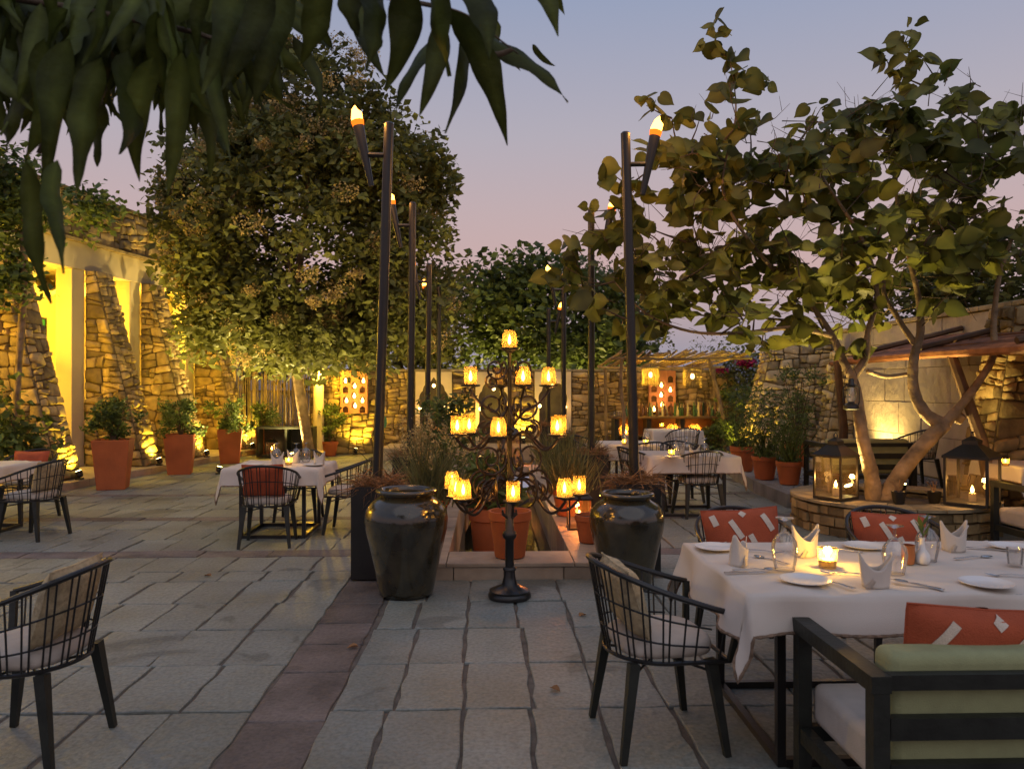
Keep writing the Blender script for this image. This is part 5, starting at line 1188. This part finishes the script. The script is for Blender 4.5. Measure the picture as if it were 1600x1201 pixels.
def far_tree(name, lab, base, ells, ncl, nl, L0, L1, m, trunk_r=.12, bark=m_bark2, shell=.4, spread=.3, wide=1.3, tmpl=TS, fac=FS):
    t = thing(name, lab, 'tree', base); top = Vector(ells[0][:3]); nd_ = limb(t, [base, Vector(base).lerp(top, .5) + Vector((U(-.2, .2), 0, 0)), top], [trunk_r, trunk_r * .75, trunk_r * .35], bark, 'trunk')
    cc_ = in_ells(ells, ncl, shell); grow(t, nd_, cc_[:min(ncl, 90)], bark, .03)
    b_ = cc_[rng.integers(0, len(cc_), nl)] + np.clip(rng.normal(size=(nl, 3)), -1.5, 1.5) * spread; mb_ = MB()
    add_leaves(mb_, b_, rdir(nl, -.8, .5), rng.uniform(L0, L1, nl), np.clip(rng.normal(1, .3, nl), .5, 1.8), tmpl, fac, wide); obj('crown', mb_, m, t, world=True, smooth=False, stuff=True); return t
far_tree('garden_tree', 'round green tree behind the arches in the middle', Vector((.8, 20.4, 0)), [ell(860, 500, 20.4, 130, 85, 1.6), ell(800, 470, 20.2, 90, 65, 1.3), ell(960, 520, 20.2, 70, 70, 1.2), ell(760, 540, 20.2, 60, 50, 1.0), ell(880, 565, 19.9, 130, 35, .9)], 150, 9000, .14, .30, m_leafC, .14)
far_tree('garden_tree', 'dark feathery tree behind the bar pergola', Vector((3.0, 22.5, 0)), [ell(950, 490, 22.5, 75, 80, 1.4), ell(985, 530, 22.3, 50, 55, 1.1)], 80, 8000, .07, .15, m_leafA, .1)
far_tree('garden_tree', 'dark tree behind the branch fence left of the blossom tree', Vector((-7.2, 22.5, 0)), [ell(380, 520, 22.5, 90, 70, 1.5), ell(330, 480, 22.5, 50, 70, 1.2), ell(470, 560, 21.8, 90, 40, 1.1)], 80, 6000, .10, .2, m_leafA, .14)
far_tree('garden_tree', 'dark tree behind the wall between blossom tree and left torches', Vector((-2.4, 21.4, 0)), [ell(620, 545, 21.4, 90, 45, 1.2), ell(690, 500, 21.4, 50, 70, 1.0)], 70, 6500, .10, .2, m_leafA, .12)
far_tree('garden_tree', 'bushy tree beyond the right wall', Vector((9.3, 14.5, 0)), [ell(1560, 430, 14.5, 130, 60, 1.3), ell(1480, 470, 15.0, 90, 40, 1.2)], 70, 6000, .10, .2, m_leafA, .12)
far_tree('bougainvillea', 'bougainvillea with magenta bracts between bar and right buttress', Vector((6.4, 18.2, .17)), [ell(1175, 590, 18.2, 28, 40, .5), ell(1150, 570, 18.4, 25, 18, .4), ell(1185, 640, 18.0, 24, 40, .5)], 50, 3600, .06, .13, m_leafA, .05)
bo = thing('bougainvillea_flowers', 'magenta bract clusters at the top of the bougainvillea', 'flowers', PY(1165, 565, 18.0)); n = 420
cc_ = in_ells([ell(1165, 566, 18.0, 16, 8, .3), ell(1128, 578, 18.2, 10, 5, .2)], n); mb = MB(); add_leaves(mb, cc_, rdir(n, -1, 1), rng.uniform(.05, .09, n), rng.uniform(.6, 1.5, n), wide=2); obj('bracts', mb, m_bougain, bo, world=True, smooth=False, stuff=True)
tw = thing('bare_shrub', 'sparse twiggy shrub sticking up behind the bar pergola', 'plant', (4.6, 18.95, 2.0))
for k in range(9):
    p = PY(1040 + 12 * k + U(-5, 5), 580, 19.1); mb = MB(); q = PY(1040 + 12 * k + U(-14, 14), U(535, 565), 19.1); mb.tube([p, p.lerp(q, .5) + Vector((U(-.05, .05), 0, 0)), q], [.012, .008, .004], 4); obj('twig', mb, m_bark2, tw, world=True)
    n = 26; b_ = np.array(q) + rng.normal(size=(n, 3)) * .10; mb = MB(); add_leaves(mb, b_, rdir(n, -.6, .8), rng.uniform(.05, .09, n), rng.uniform(.6, 1.2, n)); obj('leaves', mb, m_leafA, tw, world=True, smooth=False, stuff=True)
# climbing vine on the nearest buttress
vi = thing('climbing_vine', 'leafy vine climbing over the nearest left buttress and parapet', 'plant', WP(-3.0, .4, .2))
e_ = [ell(10, 300, 11.3, 60, 55, .4), ell(10, 400, 11.3, 35, 70, .35), ell(120, 330, 13.2, 55, 30, .25), ell(45, 330, 12.0, 40, 40, .3), ell(5, 660, 11.2, 30, 60, .3), ell(40, 690, 11.6, 40, 30, .25)]
cc_ = in_ells(e_, 60); nd_ = limb(vi, [PY(20, 740, 11.8), PY(30, 560, 11.6), PY(38, 430, 11.5), PY(30, 330, 11.5)], [.05, .05, .045, .03], m_bark, 'stem'); grow(vi, nd_, cc_, m_bark2, .02)
n = 3600; mb = MB(); add_leaves(mb, cc_[rng.integers(0, 60, n)] + rng.normal(size=(n, 3)) * .17, rdir(n, -.9, .4), rng.uniform(.08, .18, n), np.clip(rng.normal(1, .3, n), .5, 1.7), wide=1.4); obj('foliage', mb, m_leafE, vi, world=True, smooth=False, stuff=True)

# overhanging mango branch, close to the camera
mg = thing('mango_branch', 'overhanging mango branch with long drooping leaves at the top left', 'tree branch', (-1.6, 1.9, 2.6))
def mango(bp, tp_, Y, wpx, curl=0.0):
    b_, t_ = PY(*bp, Y), PY(*tp_, Y - U(-.12, .12)); d = t_ - b_; L = d.length; d.normalize(); view = (b_ + t_) / 2 - Vector((0, 0, CAMZ)); s_ = d.cross(view).normalized()
    a = U(-1.0, 1.0); nn = s_.cross(d); bow = U(-.10, .10); s_ = (s_ * math.cos(a) + nn * math.sin(a)); nn = s_.cross(d); wd = wpx * Y / F / 2 / max(.75, math.cos(a)); k = 14; vs = []; wf = U(7, 16)
    for i in range(k + 1):
        t = i / k; w_ = wd * 1.15 * (math.sin(PI * t ** .72) ** .8) * (1 - .45 * t ** 2) * (1 + .07 * math.sin(wf * t)) + .0008; c = b_ + d * (L * t) + nn * (L * (curl * (t * t - t) + .025 * math.sin(7 * t))) + s_ * (L * bow * math.sin(PI * t))
        rip = .16 * wd * math.sin(wf * 1.3 * t + a * 5); vs += [c + s_ * w_ + nn * (w_ * .28 + rip), c, c - s_ * w_ + nn * (w_ * .28 - rip)]
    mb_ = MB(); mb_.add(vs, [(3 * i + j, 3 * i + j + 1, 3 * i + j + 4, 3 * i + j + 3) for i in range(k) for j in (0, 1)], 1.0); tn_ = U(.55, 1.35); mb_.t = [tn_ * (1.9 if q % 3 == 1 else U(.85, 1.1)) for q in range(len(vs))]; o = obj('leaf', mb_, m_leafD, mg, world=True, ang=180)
    return b_
ML = [((705, 15), (792, 228), 1.9, 66), ((745, 45), (889, 158), 1.95, 50), ((745, 20), (698, 208), 2.0, 34), ((690, 30), (655, 182), 1.9, 52), ((700, 20), (612, 186), 2.0, 40), ((640, -30), (604, 140), 1.8, 78), ((828, -40), (871, 56), 1.9, 44), ((850, -60), (883, 24), 2.0, 30), ((775, 30), (780, 135), 2.1, 50), ((832, 70), (868, 104), 2.2, 14), ((805, 85), (813, 112), 2.2, 10), ((720, -50), (765, 90), 1.8, 70), ((660, -60), (700, 120), 1.8, 70), ((600, -60), (575, 110), 1.8, 70), ((540, -60), (560, 60), 1.8, 60), ((560, -30), (600, 118), 2.1, 50),
      ((500, -40), (470, 102), 1.7, 70), ((455, -30), (398, 168), 1.8, 72), ((420, -30), (345, 142), 1.7, 66), ((380, -40), (318, 146), 1.75, 64), ((330, 60), (362, 252), 1.9, 40), ((300, 80), (330, 278), 1.9, 46), ((285, 80), (262, 308), 1.8, 54), ((240, 90), (218, 285), 1.75, 60), ((200, 80), (190, 240), 1.8, 58), ((160, 90), (122, 302), 1.75, 62), ((110, 60), (72, 292), 1.7, 62), ((70, 60), (40, 250), 1.75, 58), ((30, 50), (4, 245), 1.8, 56), ((90, 250), (102, 426), 1.6, 40), ((40, 250), (78, 475), 1.55, 44), ((260, 60), (300, 215), 1.9, 50), ((350, 40), (296, 170), 1.9, 44), ((140, 150), (150, 260), 2.0, 44), ((310, 170), (352, 240), 2.1, 30), ((460, -20), (520, 80), 2.0, 46), ((410, 60), (330, 190), 2.2, 34), ((395, -20), (440, 60), 2.0, 60)]
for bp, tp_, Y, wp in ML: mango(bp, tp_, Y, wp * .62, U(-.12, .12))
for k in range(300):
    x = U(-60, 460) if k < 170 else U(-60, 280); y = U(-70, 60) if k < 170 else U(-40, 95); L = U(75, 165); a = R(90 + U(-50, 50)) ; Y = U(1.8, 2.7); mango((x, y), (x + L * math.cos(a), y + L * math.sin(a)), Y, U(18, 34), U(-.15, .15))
for (p, aim, e, lab) in ((G(470, 706), A_(470, 430), 900, 'garden uplight at the foot of the blossom tree, behind the cabinet'), (G(455, 718) + Vector((0, .1, 0)), A_(340, 430), 900, 'garden uplight at the foot of the blossom tree, left of its trunk'),
                         (Vector((-5.0, 14.35, 0)), Vector((-4.2, 15.2, 3.6)), 560, 'garden uplight on the paving between the second and third orange pots'), (Vector((-1.42, 12.2, 0)), Vector((-2.6, 14.6, 3.8)), 520, 'garden uplight beside the planter of the third left torch'), (Vector((4.25, 8.95, .31)), B(1180, 380), 260, 'small uplight in the planter left of the tree trunks'), (Vector((4.95, 9.1, .31)), B(1480, 330), 260, 'small uplight in the planter right of the tree trunks'), (Vector((.3, 19.3, 0)), Vector((.9, 20.2, 3)), 700, 'uplight behind the back wall under the round green tree'), (Vector((2.2, 19.4, 0)), Vector((2.4, 20.2, 3)), 600, 'uplight behind the back wall near the bar')):
    uplight(p, aim, lab, e, (1, .74, .24), size=R(125))
for pts in ([(-80, -20), (150, 20), (330, 60), (360, 110)], [(300, -60), (520, -20), (700, 15), (750, 40), (810, 85)], [(150, 20), (120, 100), (60, 240)], [(690, 15), (760, 82), (800, 78)], [(700, -80), (830, -30)]):
    limb(mg, [PY(x, y, 1.95) for x, y in pts], [.012, .009, .006, .003, .002][:len(pts)], m_bark2, 'twig', 6)

for k, (px, py, lab) in enumerate(((905, 963, 'curled fallen leaf on the slab right of the candelabra'), (1120, 800, 'fallen leaf on the paving behind the rust cushion'), (560, 1010, 'fallen leaf on the reddish paving band'), (330, 900, 'fallen leaf on the paving left of the planter box'), (860, 1075, 'small fallen leaf on the paving before the pool'))):
    mb = MB(); mb.add([(x * .07, y * .06, .004 + .02 * abs(y) * 2 + z * .02) for x, y, z in TB], FB); one('fallen_leaf', mb, m_dry, lab, 'leaf', 'fallen leaves on the paving', G(px, py, .004), U(0, 6), ang=180)
# ------------------------------------------------------------------ potted plants
def square_pot(loc, w, h, lab, rz=0.0):
    t = thing('square_pot', lab, 'pot', loc, rz, 'tall orange square pots'); a, b = w / 2 * .74, w / 2; mb = MB()
    def ring(q, z): return [(-q, -q, z), (q, -q, z), (q, q, z), (-q, q, z)]
    vs = ring(a, 0) + ring(b, h) + ring(b - .03, h) + ring(b - .045, h - .08)
    mb.add(vs, [(3, 2, 1, 0)] + [(4 * i + k, 4 * i + (k + 1) % 4, 4 * i + 4 + (k + 1) % 4, 4 * i + 4 + k) for i in range(3) for k in range(4)]); o = obj('body', mb, m_terra, t, smooth=False); bv = o.modifiers.new('b', 'BEVEL'); bv.width = .012; bv.segments = 2; bv.limit_method = 'ANGLE'
    mb = MB(); q = b - .05; mb.add(ring(q, h - .085), [(0, 1, 2, 3)]); obj('soil', mb, m_soil, t); return t
def round_pot(loc, r, h, lab, rim=True):
    t = thing('round_pot', lab, 'pot', loc); mb = MB(); pf = [(.001, 0), (r * .62, 0), (r * .70, .01), (r * .93, h * .80), (r * .93, h * .80), (r * 1.0, h * .82), (r * 1.0, h), (r * .90, h), (r * .86, h * .86)]
    mb.lathe(pf, 28, cap=False); obj('body', mb, m_terra, t); mb = MB(); mb.lathe([(r * .875, h * .87), (.001, h * .88)], 20, cap=False); obj('soil', mb, m_soil, t); return t
def shrub(loc, r, h, n, lab, L=(.05, .1), m=None, stems=9, wide=1.0, zlo=.12, name='shrub', lean=0):
    t = thing(name, lab, 'shrub', loc); c = Vector(loc)
    for k in range(stems):
        a = U(0, 6.28); q = U(.2, .8) * r; mb = MB(); mb.tube([c, c + Vector((q * .4 * math.cos(a), q * .4 * math.sin(a), h * .4)), c + Vector((q * math.cos(a) + lean, q * math.sin(a), h * U(.7, .95)))], [.012, .009, .004], 5); obj('stem', mb, m_bark2, t, world=True)
    cl_ = np.array(c) + np.column_stack([rng.normal(size=(max(14, n // 60), 2)) * r * .48, rng.uniform(zlo * h, h, max(14, n // 60))]); b_ = cl_[rng.integers(0, len(cl_), n)] + rng.normal(size=(n, 3)) * r * .16
    b_[:, 2] = np.maximum(b_[:, 2], loc[2] + .03); D = rdir(n, -.3, .95); mb = MB(); add_leaves(mb, b_, D, rng.uniform(*L, n), np.clip(rng.normal(1, .3, n), .5, 1.8), wide=wide); obj('foliage', mb, m or m_leafE, t, world=True, smooth=False, stuff=True); return t
sp_ = [(166, 766, .54, .78, 'first'), (274, 742, .53, .74, 'second'), (354, 725, .50, .72, 'third'), (409, 712, .42, .62, 'fourth')]
for px, py, wv, h, nm in sp_:
    p = G(px, py); p.y += .22
    square_pot(p, wv, h, 'tall orange square pot, %s from the left along the buttresses' % nm, rotW + R(24)); shrub(p + Vector((0, 0, h - .09)), .36, .66, 1300, 'green leafy shrub in the %s square pot from the left' % nm, (.05, .11))
stn = thing('menu_stand', 'tall dark tapered stand behind the first orange pot', 'stand', G(122, 735) + Vector((0, .2, .118)))
mb = MB(); mb.add([(-.10, -.1, 0), (.10, -.1, 0), (.10, .1, 0), (-.10, .1, 0), (-.17, -.14, 1.15), (.17, -.14, 1.15), (.17, .14, 1.15), (-.17, .14, 1.15)], [(3, 2, 1, 0), (4, 5, 6, 7), (0, 1, 5, 4), (1, 2, 6, 5), (2, 3, 7, 6), (3, 0, 4, 7)]); obj('body', mb, m_sign, stn, smooth=False)
mb = MB(); mb.box((0, 0, 1.17), (.40, .32, .035)); obj('lid', mb, m_black, stn, smooth=False)
stn.children[0].active_material = m_dwood
p = G(515, 712); round_pot(p, .20, .34, 'small terracotta pot left of the nearest left torch'); shrub(p + Vector((0, 0, .3)), .34, .85, 1100, 'bushy plant in the small terracotta pot by the cabinet', (.06, .12))
p = G(580, 703); round_pot(p + Vector((0, .1, 0)), .27, .62, 'terracotta planter under the left candle shelf'); shrub(p + Vector((0, .1, .55)), .36, .62, 900, 'shrub in the terracotta planter under the left candle shelf', (.05, .1))
round_pot((.175, 6.62, .141), .185, .40, 'terracotta pot standing on the pool kerb behind the candelabra')
sh = shrub((.02, 8.1, .30), .30, .5, 420, 'glossy leafy plant rising from the middle of the pool', (.10, .20), m_leafE, 8, .9)
round_pot((.02, 8.1, -.335), .24, .675, 'terracotta pot standing in the pool under the leafy plant')
dp = thing('dark_jar', 'dark round jar half way along the pool', 'jar', (-.05, 11.6, -.335)); mb = MB(); mb.lathe([(.2, 0), (.34, .3), (.36, .55), (.26, .78), (.16, .84), (.18, .9), (.13, .9)], 28); obj('body', mb, m_urn, dp)
def reeds(loc, r, h, n, lab, m=m_reed, heads=True, w_=(.008, .02)):
    t = thing('reed_clump', lab, 'plant', loc); B_ = np.column_stack([rng.normal(size=(n, 2)) * r * .45, np.zeros(n)]); D = rdir(n, .82, .995); D[:, :2] += B_[:, :2] * .5; D = norm(D)
    mb = MB(); L = rng.uniform(.5, 1, n) * h; strips(mb, B_, D, sidev(D), L, rng.uniform(*w_, n), rng.uniform(0, .25, n), rng.uniform(.5, 1.5, n), 5); obj('blades', mb, m, t, smooth=False, stuff=True)
    if heads:
        k = 26; i = rng.integers(0, n, k); tip = B_[i] + D[i] * L[i][:, None] * .95; nn_ = 1500; q = rng.integers(0, k, nn_); mb = MB(); b_ = tip[q] + rng.normal(size=(nn_, 3)) * np.array([.018, .018, .07]); add_leaves(mb, b_, rdir(nn_, .1, .9), rng.uniform(.02, .05, nn_), rng.uniform(.6, 1.5, nn_)); obj('seed_heads', mb, m_flower, t, smooth=False, stuff=True)
    return t
round_pot((-.62, 8.0, .142), .2, .3, 'terracotta pot on the left pool kerb under the reeds'); reeds((-.62, 8.0, .40), .28, .95, 320, 'reeds with feathery seed heads on the left pool kerb')
round_pot((-.55, 10.2, .142), .2, .3, 'terracotta pot farther along the left pool kerb'); shrub((-.55, 10.2, .4), .42, 1.0, 1500, 'loose green shrub on the left pool kerb behind the reeds', (.05, .12))
round_pot((.90, 8.75, .142), .19, .3, 'terracotta pot on the right pool kerb under the grass clump'); reeds((.90, 8.75, .40), .26, .75, 300, 'green grass clump on the right pool kerb', heads=False)
round_pot((.95, 10.6, .142), .2, .3, 'terracotta pot farther along the right pool kerb'); reeds((.95, 10.6, .40), .3, .95, 300, 'tall grass clump farther along the right pool kerb', heads=False)
round_pot((.95, 7.22, .142), .15, .26, 'small terracotta pot glowing beside the right urn')
# terrace pots with bamboo-like plants
for px, py, r, h, lab, pl_ in ((1220, 757, .19, .34, 'terracotta pot at the terrace kerb, right of three', 'bamboo-like plant in the right pot at the terrace kerb'), (1182, 749, .20, .36, 'terracotta pot at the terrace kerb, middle of three', 'bamboo-like plant in the middle pot at the terrace kerb'), (1149, 736, .22, .42, 'terracotta pot at the terrace kerb, left of three', 'bushy plant in the left pot at the terrace kerb')):
    p = G(px, py, .19); p.x += .18; p.y += .15; p.z = .176; round_pot(p, r, h, lab); reeds(p + Vector((0, 0, h * .88)), .15, 1.0, 70, pl_, m_leafE, False, (.012, .02))
    n = 700; mb = MB(); b_ = np.array(p) + np.column_stack([rng.normal(size=(n, 2)) * .15, rng.uniform(h, h + 1.05, n)]); add_leaves(mb, b_, rdir(n, -.6, .8), rng.uniform(.05, .12, n), rng.uniform(.6, 1.5, n), wide=.5); par_ = [o for o in C.objects if o.get('label') == pl_][0]; obj('foliage', mb, m_leafE, par_, world=True, smooth=False, stuff=True)
p = G(1245, 728, .19); p.z = .176; round_pot(p, .21, .42, 'raised terracotta pot before the pale right buttress'); shrub(p + Vector((0, 0, .36)), .34, 1.35, 1500, 'tall airy plant in front of the pale right buttress', (.04, .09), m_leafE, 16, .7)
for px, py, Y, lab in ((1145, 650, 17.0, 'dark shrub at the right end of the bar'), (1115, 690, 15.6, 'low shrub in front of the bar at the right')):
    p = PY(px, py, Y); p.z = .17 if p.x > 4.9 else 0; shrub(p, .4, 1.35 if Y > 16 else .8, 1300, lab, (.06, .12))
for (x, y, lab) in ((4.35, 8.05, 'small black nursery pot with a twig on the planter rim'), (5.0, 8.5, 'tipped black nursery pot at the tree foot')):
    t = thing('nursery_pot', lab, 'pot', (x, y, .365 if y < 8.3 else .30)); mb = MB(); mb.lathe([(.055, 0), (.075, .13), (.07, .13), (.05, .01)], 16, cap=False); obj('body', mb, m_black, t)
    mb = MB(); mb.lathe([(.068, .115), (.001, .115)], 14, cap=False); obj('soil', mb, m_soil, t)
    for k in range(5): a = U(0, 6.28); mb = MB(); mb.tube([(0, 0, .11), (.05 * math.cos(a), .05 * math.sin(a), .2), (.1 * math.cos(a), .1 * math.sin(a), .24)], .003, 4); obj('twig', mb, m_dry, t)
